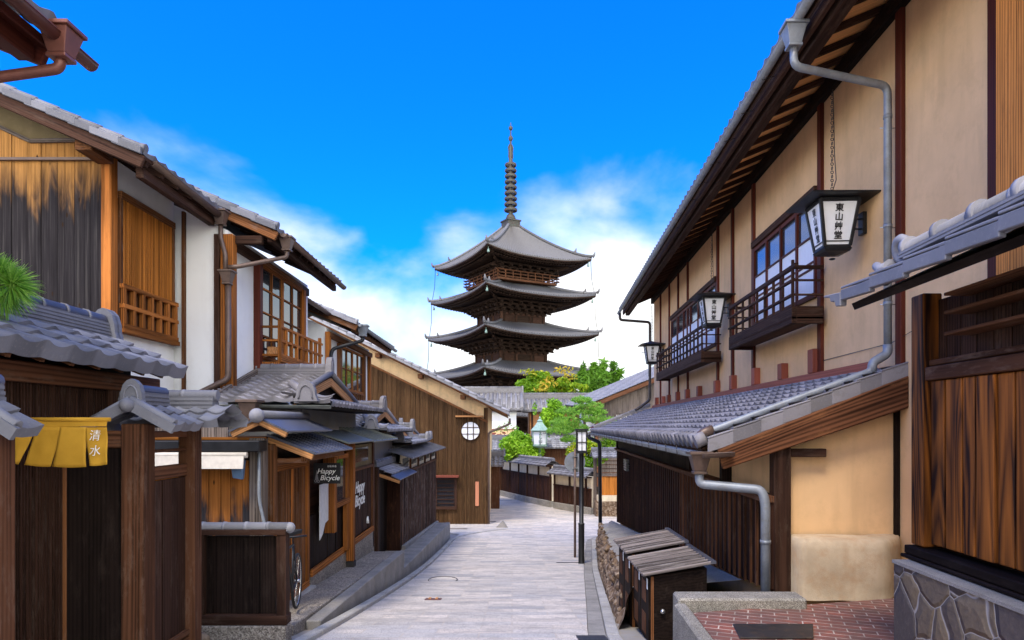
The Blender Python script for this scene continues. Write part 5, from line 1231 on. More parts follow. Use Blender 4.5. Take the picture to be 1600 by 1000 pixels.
# noren
mb=MB(); 
def cloth(x0a,x1a,x0b,x1b,z0,z1,seed):
    n=10;m=12;G=[]
    for j in range(m+1):
        t=j/m; row=[]
        for i in range(n+1):
            s_=i/n; xa=x0a+(x1a-x0a)*s_; xb=x0b+(x1b-x0b)*s_; x=xa+(xb-xa)*t**1.3; z=z0+(z1-z0)*t
            y=4.42+.006*math.sin(s_*6+seed)*t+.01*mnoise.noise(V((x*9,z*9,seed)))
            row.append(mb.vert((x,y,z+.006*math.sin(s_*3.1+seed)*t)))
        G.append(row)
    for A,B in zip(G,G[1:]):
        for i in range(n): mb.face((A[i],A[i+1],B[i+1],B[i]),True)
def nx(u): return (u-800)/F*4.42
zt=.046; zb=-.25
cloth(nx(17),nx(55),nx(17),nx(28),zt-.05,zb+.01,1)
cloth(nx(55),nx(95),nx(38),nx(78),zt-.05,zb-.005,2)
cloth(nx(95),nx(134.5),nx(82),nx(134),zt-.05,zb-.01,3)
cloth(nx(134.5),nx(168),nx(141),nx(168.5),zt-.05,zb+.0,4)
cloth(nx(17),nx(168),nx(17),nx(168),zt,zt-.052,5)
mb.tube([(nx(15),4.42,zt),(nx(172),4.42,zt)],.014,10)
no=mb.build('noren_curtain',M['noren']); tag(no,'mustard yellow split noren curtain with two white characters, hung in the gate','curtain')
so=no.modifiers.new('thick','SOLIDIFY'); so.thickness=.004
for ch,z in (('清',-.062),('水',-.160)):
    text_part('lettering',ch,.075,(nx(152),4.39,z),(1,0,0),(0,0,1),M['white_paint'],no,ext=.001,off=-.0006,shear=.15)

# ------------------------------------------------------------------ near eave top left
ne=thing('near_eave_house','corner of a red-brown eave with copper rain head, top left of the picture','house',(-4.3,3,-1.8))
mb=MB(); mb.box(-8,-3.9,-1,3.6,-2,2.7); mb.build('wall',M['plaster_white'],ne)
mb=MB(); mb.slab([(-2.80,-1,2.34),(-5,-1,3.2),(-5,4.22,3.2),(-2.80,4.22,2.34)],.05)
mb.box(-3.0,-2.9,-1,4.15,2.22,2.34)
mb.beam((-2.86,4.2,2.28),(-5,4.2,3.12),.05,.14); mb.build('eave_boards',M['wood_red'],ne,.008)
mb=MB(); tiles(mb,(-2.74,-1,2.40),(0,5.3,0),(-2.3,0,.92),w=.27,c=.24,amp=.035); mb.build('roof',M['tile'],ne)
mb=MB(); mb.gutter((-2.72,-1,2.36),(-2.72,4.42,2.34),.045); mb.build('gutter',M['copper_red'],ne)
mb=MB(); rainhead(mb,(-2.72,4.12,2.38),.85); mb.build('rain_head',M['copper_red'],ne,.004)
mb=MB(); mb.tube([(-2.72,4.12,2.24),(-2.73,4.12,2.16),(-3.35,4.05,2.03),(-3.85,4.0,1.9)],.032,12,round_=.05); mb.build('downpipe',M['copper_red'],ne)
# pine spray
pb=thing('pine_branch','bright green pine spray reaching in at the left edge over the tiled gate roof','plant',(-3.6,4.4,-1.9))
mb=MB(); rg=random.Random(5)
def needles(mb,c,n,L,dirs,spread,rg,w=.0022):
    c=V(c)
    for _ in range(n):
        d=V((rg.gauss(0,1),rg.gauss(0,1),rg.gauss(0,1))).normalized()*spread+V(dirs); d.normalize(); l=L*rg.uniform(.7,1.05)
        s_=d.cross(V((rg.gauss(0,1),rg.gauss(0,1),rg.gauss(0,1)))).normalized()*w; e=c+d*l+V((0,0,-.12*l)); m_=c+d*l*.55
        r=rg.random(); st=c+d*.01
        a=[mb.vert(p,None,r) for p in (st-s_,st+s_,m_+s_,m_-s_)]; mb.face(a); b=[mb.vert(p,None,r) for p in (m_-s_,m_+s_,e)]; mb.face(b)
for c,n,d in (((-3.38,4.5,.98),420,(.25,-.1,.5)),((-3.45,4.45,1.02),300,(.1,0,.8)),((-3.30,4.5,.93),300,(.7,0,.1)),((-3.42,4.6,.90),250,(.2,0,-.6)),((-3.46,4.45,.72),60,(.3,0,-.7)),((-3.5,4.4,.62),70,(.6,0,-.8))):
    needles(mb,c,int(n*1.2),.20,d,.95,rg,.003)
mb.build('needles',M['foliage_pine'],pb)
mb=MB(); mb.tube([(-3.9,4.4,-1.9),(-3.95,4.4,0.0),(-3.75,4.42,.7),(-3.5,4.45,.88),(-3.33,4.5,.95)],[.06,.045,.03,.016,.008],8); mb.build('branch',M['bark'],pb)
# ================================================================== PAGODA
PC=V((-.15,80,0)); PA=math.radians(14.7)
pg=thing('pagoda','tall five-storey timber pagoda with grey tiled roofs and a bronze ringed spire','pagoda',(PC.x,PC.y,-4.7))
def pdir(q): 
    # q=0 nearest corner, 1 right, 2 far, 3 left
    a=-math.pi/2-PA+q*math.pi/2; return V((math.cos(a),math.sin(a),0))
def sq(mb,R0,z0,R1,z1):
    mb.hexa([PC+pdir(q)*R0+V((0,0,z0)) for q in range(4)]+[PC+pdir(q)*R1+V((0,0,z1)) for q in range(4)],.5)
# eave half-diagonal, corner height, sag, inner half-diagonal, height where the roof meets the storey above, body half-diagonal
TI=[(9.55,19.15,.70,.95,23.3,3.8),(10.05,15.0,.62,3.9,16.25,4.0),(10.4,10.6,.62,4.1,11.75,4.25),(10.8,6.2,.62,4.4,7.35,4.5),(11.2,1.75,.62,4.7,2.9,4.8)]
def proof(R0,zc,sag,R1,z1,body,idx):
    nU,nV=44,10
    mb=MB(); hips=[]
    for q in range(4):
        A=pdir(q); B=pdir((q+1)%4); G=[]
        for j in range(nV+1):
            t=j/nV; R=R0+(R1-R0)*t; row=[]
            for i in range(nU*2+1):
                s_=i/(nU*2); e=(2*s_-1); cur=abs(e)**2.6
                p=(A*(1-s_)+B*s_)*R
                zm=(zc-sag); z=zm+(z1-zm)*(t**1.28) + sag*cur*(1-t)**1.6
                z+=.08*(1 if i%2==0 else -1)
                row.append(mb.vert(PC+p+V((0,0,z)),(s_*20,t*6,0),(.25 if i%2 else .85)))  # ribs paler than pans: light caught on ribs put into tone, plus weathering
            G.append(row)
        for j in range(nV):
            for i in range(nU*2): mb.face((G[j][i],G[j][i+1],G[j+1][i+1],G[j+1][i]),True)
    # thickness lip at the eave
    for q in range(4):
        A=pdir(q); B=pdir((q+1)%4); U=[];Lw=[]
        for i in range(nU*2+1):
            s_=i/(nU*2); cur=abs(2*s_-1)**2.6; p=(A*(1-s_)+B*s_)*R0; z=zc-sag+sag*cur
            U.append(mb.vert(PC+p+V((0,0,z+.055*(1 if i%2==0 else -1))))); Lw.append(mb.vert(PC+p*.995+V((0,0,z-.15))))
        for i in range(nU*2): mb.face((Lw[i],Lw[i+1],U[i+1],U[i]))
    ro=mb.build('roof',M['pagoda_tile_pale' if idx==0 else 'pagoda_tile'],pg)
    # hip ridges with upturned end tiles
    for q in range(4):
        mb=MB(); A=pdir(q); pts=[]
        for j in range(13):
            t=j/12; R=R0+(R1-R0)*t; zm=zc-sag; z=zm+(z1-zm)*(t**1.28)+sag*(1-t)**1.6; pts.append(PC+A*R+V((0,0,z+.16)))
        mb.tube(pts,.17,8)
        for k,tt in ((0,0),(3,1)):
            p=pts[k]+A*.05; mb.tube([p+V((0,0,-.05)),p+A*.22+V((0,0,.18)),p+A*.30+V((0,0,.48))],[.20,.13,.05],6)
        mb.build('hip_ridge',M['pagoda_tile'],ro)
    # fascia, soffit and two rows of rafters
    mb=MB()
    for q in range(4):
        A=pdir(q); B=pdir((q+1)%4)
        for (Ra,Rb,za,zb) in ((R0*.985,body*1.0,-.22,.55),):
            G=[]
            for t in (0,.5,1):
                R=Ra+(Rb-Ra)*t; row=[]
                for i in range(25):
                    s_=i/24; cur=abs(2*s_-1)**2.6; z=zc-sag+sag*cur*(1-t)+za+(zb-za)*t; row.append(mb.vert(PC+(A*(1-s_)+B*s_)*R+V((0,0,z))))
                G.append(row)
            for r0,r1 in zip(G,G[1:]):
                for i in range(24): mb.face((r0[i],r1[i],r1[i+1],r0[i+1]))
    mb.build('soffit',M['wood_black'],pg)
    mb=MB()
    for q in range(4):
        A=pdir(q); B=pdir((q+1)%4); nrm=(A+B).normalized(); n=38; sd=(B-A).normalized()
        for i in range(n+1):
            s_=(i+.0)/n; cur=abs(2*s_-1)**2.6; pt=(A*(1-s_)+B*s_)
            z=zc-sag+sag*cur; o=PC+pt*R0*.985
            L_=min(1.5,R0*.7*(1-abs(2*s_-1))+.25)
            mb.beam(o+V((0,0,z-.27)),o-nrm*L_+V((0,0,z-.27+.13*L_)),.13,.13)
            mb.beam(o-nrm*.75+V((0,0,z-.43)),o-nrm*(.75+L_*1.2)+V((0,0,z-.43+.14*L_)),.13,.14)
        for dz,k in ((-.20,.99),(-.34,.92)):
            pr=None
            for i in range(19):
                s_=i/18; cur=abs(2*s_-1)**2.6; p=PC+(A*(1-s_)+B*s_)*R0*k+V((0,0,zc-sag+sag*cur+dz))
                if pr: mb.beam(pr,p,.12,.13)
                pr=p
    mb.build('rafters',M['pagoda_wood'],pg)
    # stepped bracket clusters
    for k in range(4):
        R=body*(1.03+.17*k); z=zc-sag-1.62+.33*k
        for q in range(4):
            A=pdir(q); B=pdir((q+1)%4); mb=MB(); nrm=(A+B).normalized()
            mb.beam(PC+A*R+V((0,0,z+.2)),PC+B*R+V((0,0,z+.2)),.16,.2)
            nb=8 if k%2==0 else 7
            for i in range(nb):
                s_=(i+.5)/nb; c=PC+(A*(1-s_)+B*s_)*R+V((0,0,z)); sd=(B-A).normalized()
                mb.hexa([c+sd*a*.8+nrm*b*.8-V((0,0,.14)) for a,b in ((-.16,-.16),(.16,-.16),(.16,.16),(-.16,.16))]+[c+sd*a*1.3+nrm*b*1.3+V((0,0,.09)) for a,b in ((-.16,-.16),(.16,-.16),(.16,.16),(-.16,.16))])
                if k in(1,3): mb.beam(c-nrm*.5+V((0,0,-.02)),c+nrm*.35+V((0,0,-.1)),.12,.18)
            mb.build('brackets',M['pagoda_wood'],pg)
    for q in range(4):
        mb=MB(); A=pdir(q); mb.beam(PC+A*body+V((0,0,zc-1.6)),PC+A*(R0*.72)+V((0,0,zc-.95)),.2,.26); mb.beam(PC+A*body+V((0,0,zc-1.1)),PC+A*(R0*.9)+V((0,0,zc-.5)),.18,.24); mb.build('hip_rafter',M['pagoda_wood'],pg)
        mb=MB(); c=PC+A*(R0*.955)+V((0,0,zc-.75)); mb.tube([c+V((0,0,.4)),c+V((0,0,.2))],.02,5); mb.lathe(c,[(.13,-.2),(.11,0),(.06,.16),(.02,.2)],8); mb.build('wind_bell',M['verdigris'],pg)
for i,(R0,zc,sag,R1,z1,body) in enumerate(TI):
    proof(R0,zc,sag,R1,z1,body,i)
    zl=TI[i+1][4]-.1 if i<4 else -4.6
    mb=MB(); sq(mb,body,zl,body,zc-sag-.2); mb.build('storey',M['pagoda_wood'],pg)
    # frieze, posts and panels on the faces towards the street
    zt_=zc-sag-1.7
    mb=MB()
    for q in range(4):
        A=pdir(q)*body*1.01; B=pdir((q+1)%4)*body*1.01
        for z,h in ((zt_,.24),(max(zl,zt_-1.15),.18)): mb.beam(PC+A+V((0,0,z)),PC+B+V((0,0,z)),.14,h)
        for s_ in (0.01,.34,.66,.99):
            p=PC+A*(1-s_)+B*s_; mb.beam(p+V((0,0,zl)),p+V((0,0,zt_+1)),.22,.22,up=(0,1,0))
    mb.build('posts_and_rails',M['wood_dark'],pg)
    for q in range(4):
        A=pdir(q)*body*1.012; B=pdir((q+1)%4)*body*1.012; nrm=(A+B).normalized()
        for s0,s1 in ((.07,.28),(.72,.93)):
            a=PC+A*(1-s0)+B*s0; b=PC+A*(1-s1)+B*s1; mb=MB(); lo=V((0,0,max(zl,zt_-1.0))); hi=V((0,0,zt_-.18)); mb.hexa([a+lo,b+lo,b+lo+nrm*.03,a+lo+nrm*.03,a+hi,b+hi,b+hi+nrm*.03,a+hi+nrm*.03]); mb.build('wall_panel',M['wood_dark'],pg)
# balcony of the top storey
mb=MB(); sq(mb,5.5,16.2,5.5,16.45); 
for q in range(4):
    A=pdir(q)*5.5; B=pdir((q+1)%4)*5.5; e=(B-A).normalized()*.35
    for z in (16.6,16.95,17.3): mb.beam(PC+A-e+V((0,0,z)),PC+B+e+V((0,0,z)),.10,.12)
    for i in range(9):
        p=PC+A+(B-A)*(i/8); mb.beam(p+V((0,0,16.4)),p+V((0,0,17.35)),.12,.12,up=(0,1,0))
mb.build('balcony',M['wood_gate'],pg)
# spire
mb=MB(); sq(mb,1.15,23.1,1.15,23.95); sq(mb,1.3,23.951,1.3,24.1); mb.build('spire_base',M['bronze'],pg)
sp=MB(); sp.lathe((PC.x,PC.y,0),[(.5,24.1),(.62,24.3),(.45,24.75),(.26,24.9),(.24,32.6),(.12,33),(.07,34.6),(.05,35.6)],12); spo=sp.build('spire_shaft',M['bronze'],pg)
for i in range(9):
    z=25.35+.66*i; R=.74-.012*i
    mb=MB(); mb.lathe((PC.x,PC.y,z),[(R,-.15),(R+.06,0),(R,.15),(R-.09,.15),(R-.09,-.15),(R,-.15)],20,capb=False)
    for k in range(4):
        a=k*math.pi/2+.4; mb.tube([(PC.x,PC.y,z),(PC.x+math.cos(a)*R,PC.y+math.sin(a)*R,z)],.06,5)
    mb.build('spire_ring',M['bronze'],spo)
mb=MB()
for k in range(4):
    a=k*math.pi/2+.5; d=V((math.cos(a),math.sin(a),0)); b=V((PC.x,PC.y,0))
    mb.prism([b+d*.12+V((0,0,31.3)),b+d*.32+V((0,0,31.5)),b+d*.30+V((0,0,32.2)),b+d*.36+V((0,0,32.7)),b+d*.18+V((0,0,33.1)),b+d*.12+V((0,0,33.0))],d.cross(V((0,0,1)))*.03)
mb.build('spire_flame',M['bronze'],spo)
mb=MB(); mb.sphere((PC.x,PC.y,33.75),.27,12,8,(1,1,1.25)); mb.sphere((PC.x,PC.y,34.95),.25,12,8,(1,1,1.1)); mb.build('spire_jewel',M['bronze'],spo)
# lightning wires from corner to corner
for q in (1,3):
    pts=[PC+pdir(q)*(TI[i][0]*.985)+V((0,0,TI[i][1]-.3)) for i in range(5)]
    for a,b in zip(pts,pts[1:]):
        mb=MB(); mid=(a+b)/2+pdir(q)*-.15; mb.tube([a,mid,b],.03,4); mb.build('conductor_wire',M['iron'],pg)

# ================================================================== MIDDLE DISTANCE
def simplehouse(name,label,x0,x1,y0,y1,zb,ze,zr,mat,wall,ov=.5,along='x',w=.3):
    t=thing(name,label,'house',((x0+x1)/2,y0,zb)); mb=MB(); mb.box(x0+ov,x1-ov,y0+ov,y1,zb,ze-.05); mb.build('wall',wall,t)
    yr=(y0+y1)/2; mb=MB(); tiles(mb,(x0,y0,ze),(x1-x0,0,0),(0,yr-y0,zr-ze),w=w,c=.3,amp=.05,lift=.03,lip=.12); tiles(mb,(x0,y1,ze),(x1-x0,0,0),(0,yr-y1,zr-ze),w=w,c=.5,prof=[(0,1),(.5,0)]); 
    for i in range(int((x1-x0)/.36)+1):
        x=x0+.03+.36*i; mb.tube([(x,y0-.02,ze+.06),(x,yr,zr+.05)],.075,6)
    mb.build('roof',mat,t)
    mb=MB(); mb.slab([(x0+.05,y0+.05,ze-.06),(x1-.05,y0+.05,ze-.06),(x1-.05,yr,zr-.08),(x0+.05,yr,zr-.08)],.06); mb.prism([(x1-ov,y0+ov,ze-.06),(x1-ov,y1-ov,ze-.06),(x1-ov,yr,zr-.2)],(-.1,0,0)); mb.build('eave_boards',M['wood_dark'],t)
    mb=MB(); ridge(mb,(x0,yr,zr),(x1,yr,zr),.36,4,.12,.10,.5); 
    for s_ in (-1,1): mb.tube([(x1-.06,yr,zr+.08),(x1-.06,yr+s_*(yr-y0),ze+.1)],.1,8)
    oni(mb,(x1-.05,yr,zr),(1,0,0),.5,.6,.12); oni(mb,(x0+.05,yr,zr),(-1,0,0),.5,.6,.12); mb.build('ridge',mat,t); return t
t=simplehouse('white_house','long white plaster house with grey tiled roof, below the pagoda',-6.2,.82,50,58,-4.7,1.25,2.62,M['tile_old'],M['plaster_white'])
mb=MB(); mb.box(-2.4,.32,50.42,50.5,-1.1,-.25); mb.build('painted_frieze',M['plaster_cream'],t)
mb=MB(); rg=random.Random(8)
for i in range(38):
    x=-2.3+rg.random()*2.5; z=-1.0+rg.random()*.55; mb.sphere((x,50.42,z),.08,7,4,(1.3,.12,.9),.5,i)
t_=mb.build('painted_blossom',M['wood_redlight'],t)
mb=MB(); mb.box(-2.4,.32,50.40,50.5,-.25,-.18); mb.build('frieze_rail',M['wood_redlight'],t)
t=simplehouse('orange_boarded_house','small house with orange boards under a grey tiled roof, right of the white house',.9,6.5,53,60,-4.7,1.22,2.25,M['tile_old'],M['wood_tan'])
mb=MB(); 
for x in (1.5,2.4,3.4): mb.box(x,x+.15,53.35,53.5,-1,1.2)
mb.build('posts',M['wood_dark'],t)
# right-hand weathered gable house
t=thing('weathered_house','old grey weatherboarded house with long tiled roof, behind the pine on the right','house',(7.5,45,-4.7))
A=V((3.75,36,1.02))*1.25; Vv=V((3.88,0,1.59))*2.5; U=V((-.42,9,.42))*1.25
mb=MB(); tiles(mb,A,U,Vv,w=.30,c=.30,amp=.05,lift=.03); mb.build('roof',M['tile_light'],t)
mb=MB(); n_=V((0,-.25,0)); mb.slab([A+V((0,0,-.08)),A+Vv+V((0,0,-.08)),A+Vv+U+V((0,0,-.08)),A+U+V((0,0,-.08))],.12); mb.beam(A+V((0,-.02,-.15)),A+Vv+V((0,-.02,-.15)),.06,.26); mb.build('barge_board',M['wood_gate'],t)
mb=MB(); mb.hexa([(5.75,45.7,-4.7),(15,45.7,-4.7),(15,55,-4.7),(5.75,55,-4.7),(5.75,45.7,1.44),(15,45.7,5.1),(15,55,5.1),(5.75,55,1.44)]); mb.build('wall',M['wood_grey'],t)
mb=MB(); planks_x(mb,5.75,14.9,45.6,45.69,-4,lambda x:1.38+(x-5.75)*.40,.28,seed=3); mb.build('boards',M['wood_grey'],t)
mb=MB(); mb.box(5.56,5.75,45.5,45.75,-4,1.3); mb.build('post',M['wood_gate'],t)
mb=MB(); mb.box(6.95,9.0,45.5,45.59,-.44,.78)
wn=mb.build('window',M['white_paint'],t)
mb=MB()
for i in range(18): mb.box(6.9+i*.125,6.94+i*.125,45.42,45.46,-.5,.88)
for z in (-.5,.82): mb.box(6.8,9.15,45.42,45.465,z,z+.06)
mb.build('window_bars',M['wood_grey'],wn)
mb=MB(); mb.box(4.95,5.56,46.1,50,-4.6,1.0); mb.build('side_wall',M['plaster_white'],t)

# ---- tile-capped boundary walls at the bend
def boundary(name,label,pts,top,base_t=.36,cream=.62,mat=M['wood_fence']):
    t=thing(name,label,'wall',(pts[0][0],pts[0][1],gs(pts[0][1])))
    for (xa,ya),(xb,yb) in zip(pts,pts[1:]):
        a=V((xa,ya,0));b=V((xb,yb,0)); d=(b-a).normalized(); nf=V((d.y,-d.x,0)); 
        if nf.y>0: nf=-nf
        ga_,gb=gs(ya),gs(yb)
        mb=MB(); mb.hexa([a+V((0,0,ga_-.3))+nf*.16,b+V((0,0,gb-.3))+nf*.16,b+V((0,0,gb-.3))-nf*.16,a+V((0,0,ga_-.3))-nf*.16,a+V((0,0,ga_+base_t))+nf*.16,b+V((0,0,gb+base_t))+nf*.16,b+V((0,0,gb+base_t))-nf*.16,a+V((0,0,ga_+base_t))-nf*.16]); mb.build('stone_base',M['granite'],t,.03)
        mb=MB(); mb.hexa([a+V((0,0,ga_+base_t))+nf*.05,b+V((0,0,gb+base_t))+nf*.05,b+V((0,0,gb+base_t))-nf*.08,a+V((0,0,ga_+base_t))-nf*.08,a+V((0,0,top))+nf*.05,b+V((0,0,top))+nf*.05,b+V((0,0,top))-nf*.08,a+V((0,0,top))-nf*.08]); mb.build('plaster_band',M['plaster_ivory'],t)
        L_=(b-a).length; n=max(2,int(L_/.22)); mb=MB()
        for i in range(n):
            p=a+d*(L_*i/n); q=a+d*(L_*(i+1)/n-.012); zp=gs(p.y)+base_t; h=V((0,0,1))
            mb.hexa([p+h*zp+nf*.10,q+h*zp+nf*.10,q+h*zp+nf*.055,p+h*zp+nf*.055,p+h*(top-cream)+nf*.10,q+h*(top-cream)+nf*.10,q+h*(top-cream)+nf*.055,p+h*(top-cream)+nf*.055])
            if i%2==0: mb.hexa([p+h*zp+nf*.12,p+d*.04+h*zp+nf*.12,p+d*.04+h*zp+nf*.10,p+h*zp+nf*.10,p+h*(top-cream)+nf*.12,p+d*.04+h*(top-cream)+nf*.12,p+d*.04+h*(top-cream)+nf*.1,p+h*(top-cream)+nf*.1])
        mb.beam(a+nf*.10+V((0,0,top-cream)),b+nf*.10+V((0,0,top-cream)),.08,.08)
        mb.build('boards',mat,t)
        for i in range(int(L_/1.5)+1):
            p=a+d*min(L_-.05,i*1.5+.05); mb=MB(); mb.beam(p+V((0,0,gs(p.y)+base_t))+nf*.08,p+V((0,0,top))+nf*.08,.11,.11,up=(0,1,0)); mb.build('post',M['wood_dark'],t)
        mb=MB(); e=d*.12
        tiles(mb,a-e+nf*.48+V((0,0,top+.02)),(b-a)+e*2,-nf*.48+V((0,0,.30)),w=.22,c=.2,amp=.035,lift=.03,lip=.08); tiles(mb,a-e-nf*.48+V((0,0,top+.02)),(b-a)+e*2,nf*.48+V((0,0,.30)),w=.22,c=.25,prof=[(0,1),(.5,0)])
        ridge(mb,a-e+V((0,0,top+.30)),b+e+V((0,0,top+.30)),.2,2,.07,.05); mb.build('coping_tiles',M['tile'],t)
        mb=MB(); mb.beam(a+nf*.2+V((0,0,top+.0)),b+nf*.2+V((0,0,top+.0)),.3,.06); mb.build('eave_boards',M['wood_dark'],t)
boundary('garden_wall','brown boarded garden wall with cream band and curved tile coping, facing the lane bend',[(-3.8,52),(-1.15,47),(.98,41.5),(2.3,38.6)],-2.25)
boundary('stepped_wall','lower section of boarded wall with tile coping, right of the garden wall behind the lamp',[(2.42,38.2),(4.15,35.1)],-2.62)
t=thing('side_gate','small gate of orange boards on a stone base, ending the boundary wall at right','gate',(4.7,34.4,-4.45))
mb=MB()
for x,y in ((4.25,34.95),(5.6,33.9)): mb.box(x-.08,x+.08,y-.08,y+.08,-4.5,-1.55)
mb.box(4.3,6.4,34.3,34.5,-2.5,-2.42); mb.build('posts',M['wood_grey'],t)
mb=MB(); planks_x(mb,4.4,6.4,34.35,34.42,-3.45,-2.5,.18,seed=6); mb.build('boards',M['wood_lattice'],t)
mb=MB(); 
for z in (-1.75,-1.95,-2.15,-2.35): mb.box(4.3,6.4,34.36,34.41,z,z+.04)
mb.build('rails',M['wood_gate'],t)
mb=MB(); mb.box(4.2,6.6,34.15,34.8,-4.6,-3.75); mb.build('stone_base',M['rock'],t,.04)
mb=MB(); mb.box(4.3,6.6,34.2,34.7,-3.748,-3.46); mb.build('plaster_base',M['plaster_ivory'],t)
mb=MB(); tiles(mb,(4.0,33.9,-1.52),(2.6,0,0),(0,.6,.28),w=.24,c=.22,amp=.035,lip=.08); tiles(mb,(4.0,35.1,-1.52),(2.6,0,0),(0,-.6,.28),w=.24,c=.22); ridge(mb,(4.0,34.5,-1.24),(6.6,34.5,-1.24),.2,3,.07); mb.build('roof',M['tile'],t)
def smallroof(name,label,x0,x1,y0,run,ze,rise,mat,oni_=True):
    t=thing(name,label,'building',((x0+x1)/2,y0+run,gs(y0))); mb=MB()
    tiles(mb,(x0,y0,ze),(x1-x0,0,0),(0,run,rise),w=.26,c=.24,amp=.045,lift=.03,lip=.1); tiles(mb,(x0,y0+2*run,ze),(x1-x0,0,0),(0,-run,rise),w=.26,c=.4,prof=[(0,1),(.5,0)])
    mb.build('roof',mat,t); mb=MB(); ridge(mb,(x0,y0+run,ze+rise),(x1,y0+run,ze+rise),.24,4,.08,.06,.3); oni(mb,(x1-.05,y0+run,ze+rise),(1,-.3,0),.34,.42,.1); oni(mb,(x0+.1,y0+run,ze+rise),(-.2,-1,0),.34,.42,.1); mb.build('ridge',mat,t)
    mb=MB(); mb.box(x0+.25,x1-.25,y0+.4,y0+2*run-.3,gs(y0)-.1,ze+.02); mb.build('wall',M['wood_gate'],t)
    return t
smallroof('garden_gatehouse','small tiled gatehouse roof behind the garden wall, left of the bushy shrub',-2.6,.9,45.3,1.5,-1.65,.75,M['tile_light'])
smallroof('tea_house','small tiled roof behind the garden wall, under the verdigris lantern',1.3,4.6,43.5,1.6,-1.35,.80,M['tile_light'])
smallroof('well_roof','tiny tiled roof with stacked ridge, behind the lantern and beside the pine',2.3,3.9,48,1.2,-.45,.7,M['tile_old'])
smallroof('corner_shed','low tiled shed roof poking out beside the brown gable house',-2.2,-.45,37.5,.9,-2.15,.5,M['tile'])

# ---- verdigris lantern sign
t=thing('lantern_sign','pale verdigris roofed sign lantern with black characters, standing above the shrub','sign',(1.75,44,-4.6))
x,y=1.75,43.0; dz=-.32
k=.74; zc=-.62
def LP(pr): return [(r*k,zc+(z+.75)*k) for r,z in pr]
mb=MB(); mb.lathe((x,y,0),[(.12,-4.7)]+LP([(.14,-1.75),(.55,-1.65),(.62,-1.55),(.62,-1.45)]),10); mb.build('stand',M['verdigris'],t)
mb=MB(); mb.lathe((x,y,0),LP([(.60,-1.45),(.64,-.30),(.60,-.25)]),6,smooth=False,phase=.52); mb.build('body',M['shoji'],t)
mb=MB(); mb.lathe((x,y,0),LP([(.70,-.36),(.90,-.25),(.80,-.16),(.52,.12),(.28,.42),(.24,.50),(.30,.54),(.22,.60),(.08,.72),(.10,.80),(.03,.95)]),6,smooth=False,phase=.52)
for q in range(6):
    a=.52+q*math.pi/3; mb.tube([(x+.64*k*math.cos(a),y+.64*k*math.sin(a),zc-.75*k),(x+.66*k*math.cos(a),y+.66*k*math.sin(a),zc+.45*k)],.035,6)
mb.lathe((x,y,zc-.75*k),[(.68*k,-.04),(.68*k,.06)],6,smooth=False,phase=.52); mb.build('roof_and_frame',M['verdigris'],t)
for i,ch in enumerate('よし山'): text_part('lettering',ch,.24,(x+.02,y-.50,zc+.16-.23*i),(1,0,0),(0,0,1),M['ink'],t,ext=.005,off=.004)
text_part('lettering','京都',.12,(x+.27,y-.46,zc+.2),(1,.5,0),(0,0,1),M['ink'],t,ext=.003)

# ---- planting
def tree(name,label,cat,base,trunk,blobs,n,size,mat,seed,limbs=True,th=.14,flat=.35,aspect=1.6,extra=None,shell=.55):
    t=thing(name,label,cat,base); mb=MB(); b=V(base); rg=random.Random(seed)
    top=V(trunk); mid=(b+top)/2+V((rg.uniform(-.2,.2),0,0)); mb.tube([b,mid,top],[th,th*.8,th*.5],8)
    if limbs:
        for bl in blobs:
            c=V(bl[0]); s_=b.lerp(top,rg.uniform(.5,1)); m_=s_.lerp(c,.5)+V((0,0,.1)); mb.tube([s_,m_,c],[th*.45,th*.3,th*.1],5)
    mb.build('trunk',M['bark'],t)
    mb=MB(); leaves(mb,blobs,n,size,flat,aspect,seed,shell); mb.build('crown',mat,t)
    if extra: 
        for k,b_ in enumerate(extra[0]):
            mb=MB(); leaves(mb,[b_],extra[1]//len(extra[0]),size,flat,aspect,seed+1+k); mb.build('autumn_spray',extra[2],t)
    return t
rg=random.Random(21)
def blobset(c,R,n,r,seed,squash=.6):
    rg=random.Random(seed); out=[]
    for _ in range(n):
        d=V((rg.gauss(0,1),rg.gauss(0,1),rg.gauss(0,1))).normalized(); k=rg.uniform(.45,1)
        rr=r*rg.uniform(.6,1.25); out.append(((c[0]+d.x*R[0]*k,c[1]+d.y*R[1]*k,c[2]+d.z*R[2]*k),(rr,rr,rr*squash)))
    return out
bs=blobset((3.0,62,3.75),(2.3,2.2,1.1),34,.8,3)+blobset((6.0,62,3.2),(1.9,1.6,.7),12,.65,4)
ex=[((1.5,60.2,4.75),(.9,.6,.4)),((3.2,59.5,3.9),(1.0,.5,.5)),((4.6,60.6,5.0),(1.0,.6,.35)),((2.6,59.6,3.3),(.7,.4,.35)),((5.2,60,4.4),(.7,.4,.35))]
tree('maple_tree','wide green maple turning orange in places, in front of the pagoda','tree',(3.2,62,-4.7),(3.2,62,2.5),bs,17000,.20,M['foliage_maple'],11,extra=(ex,260,M['foliage_autumn']))
tree('evergreen_tree','dark green upright evergreen behind the maple, right of the pagoda','tree',(9.0,70,-4.7),(9.0,70,4),blobset((8.8,70,4.6),(2.3,1.4,1.2),30,.5,9,1.2)+[((7.3,70,5.9),(.25,.3,.6)),((8.4,70,6.0),(.3,.3,.7)),((9.4,70,6.2),(.3,.3,.7)),((10.4,70,6.0),(.3,.3,.7)),((11.0,70,5.4),(.3,.3,.6))],7000,.24,M['foliage_dark'],5,aspect=4.2,shell=.1)
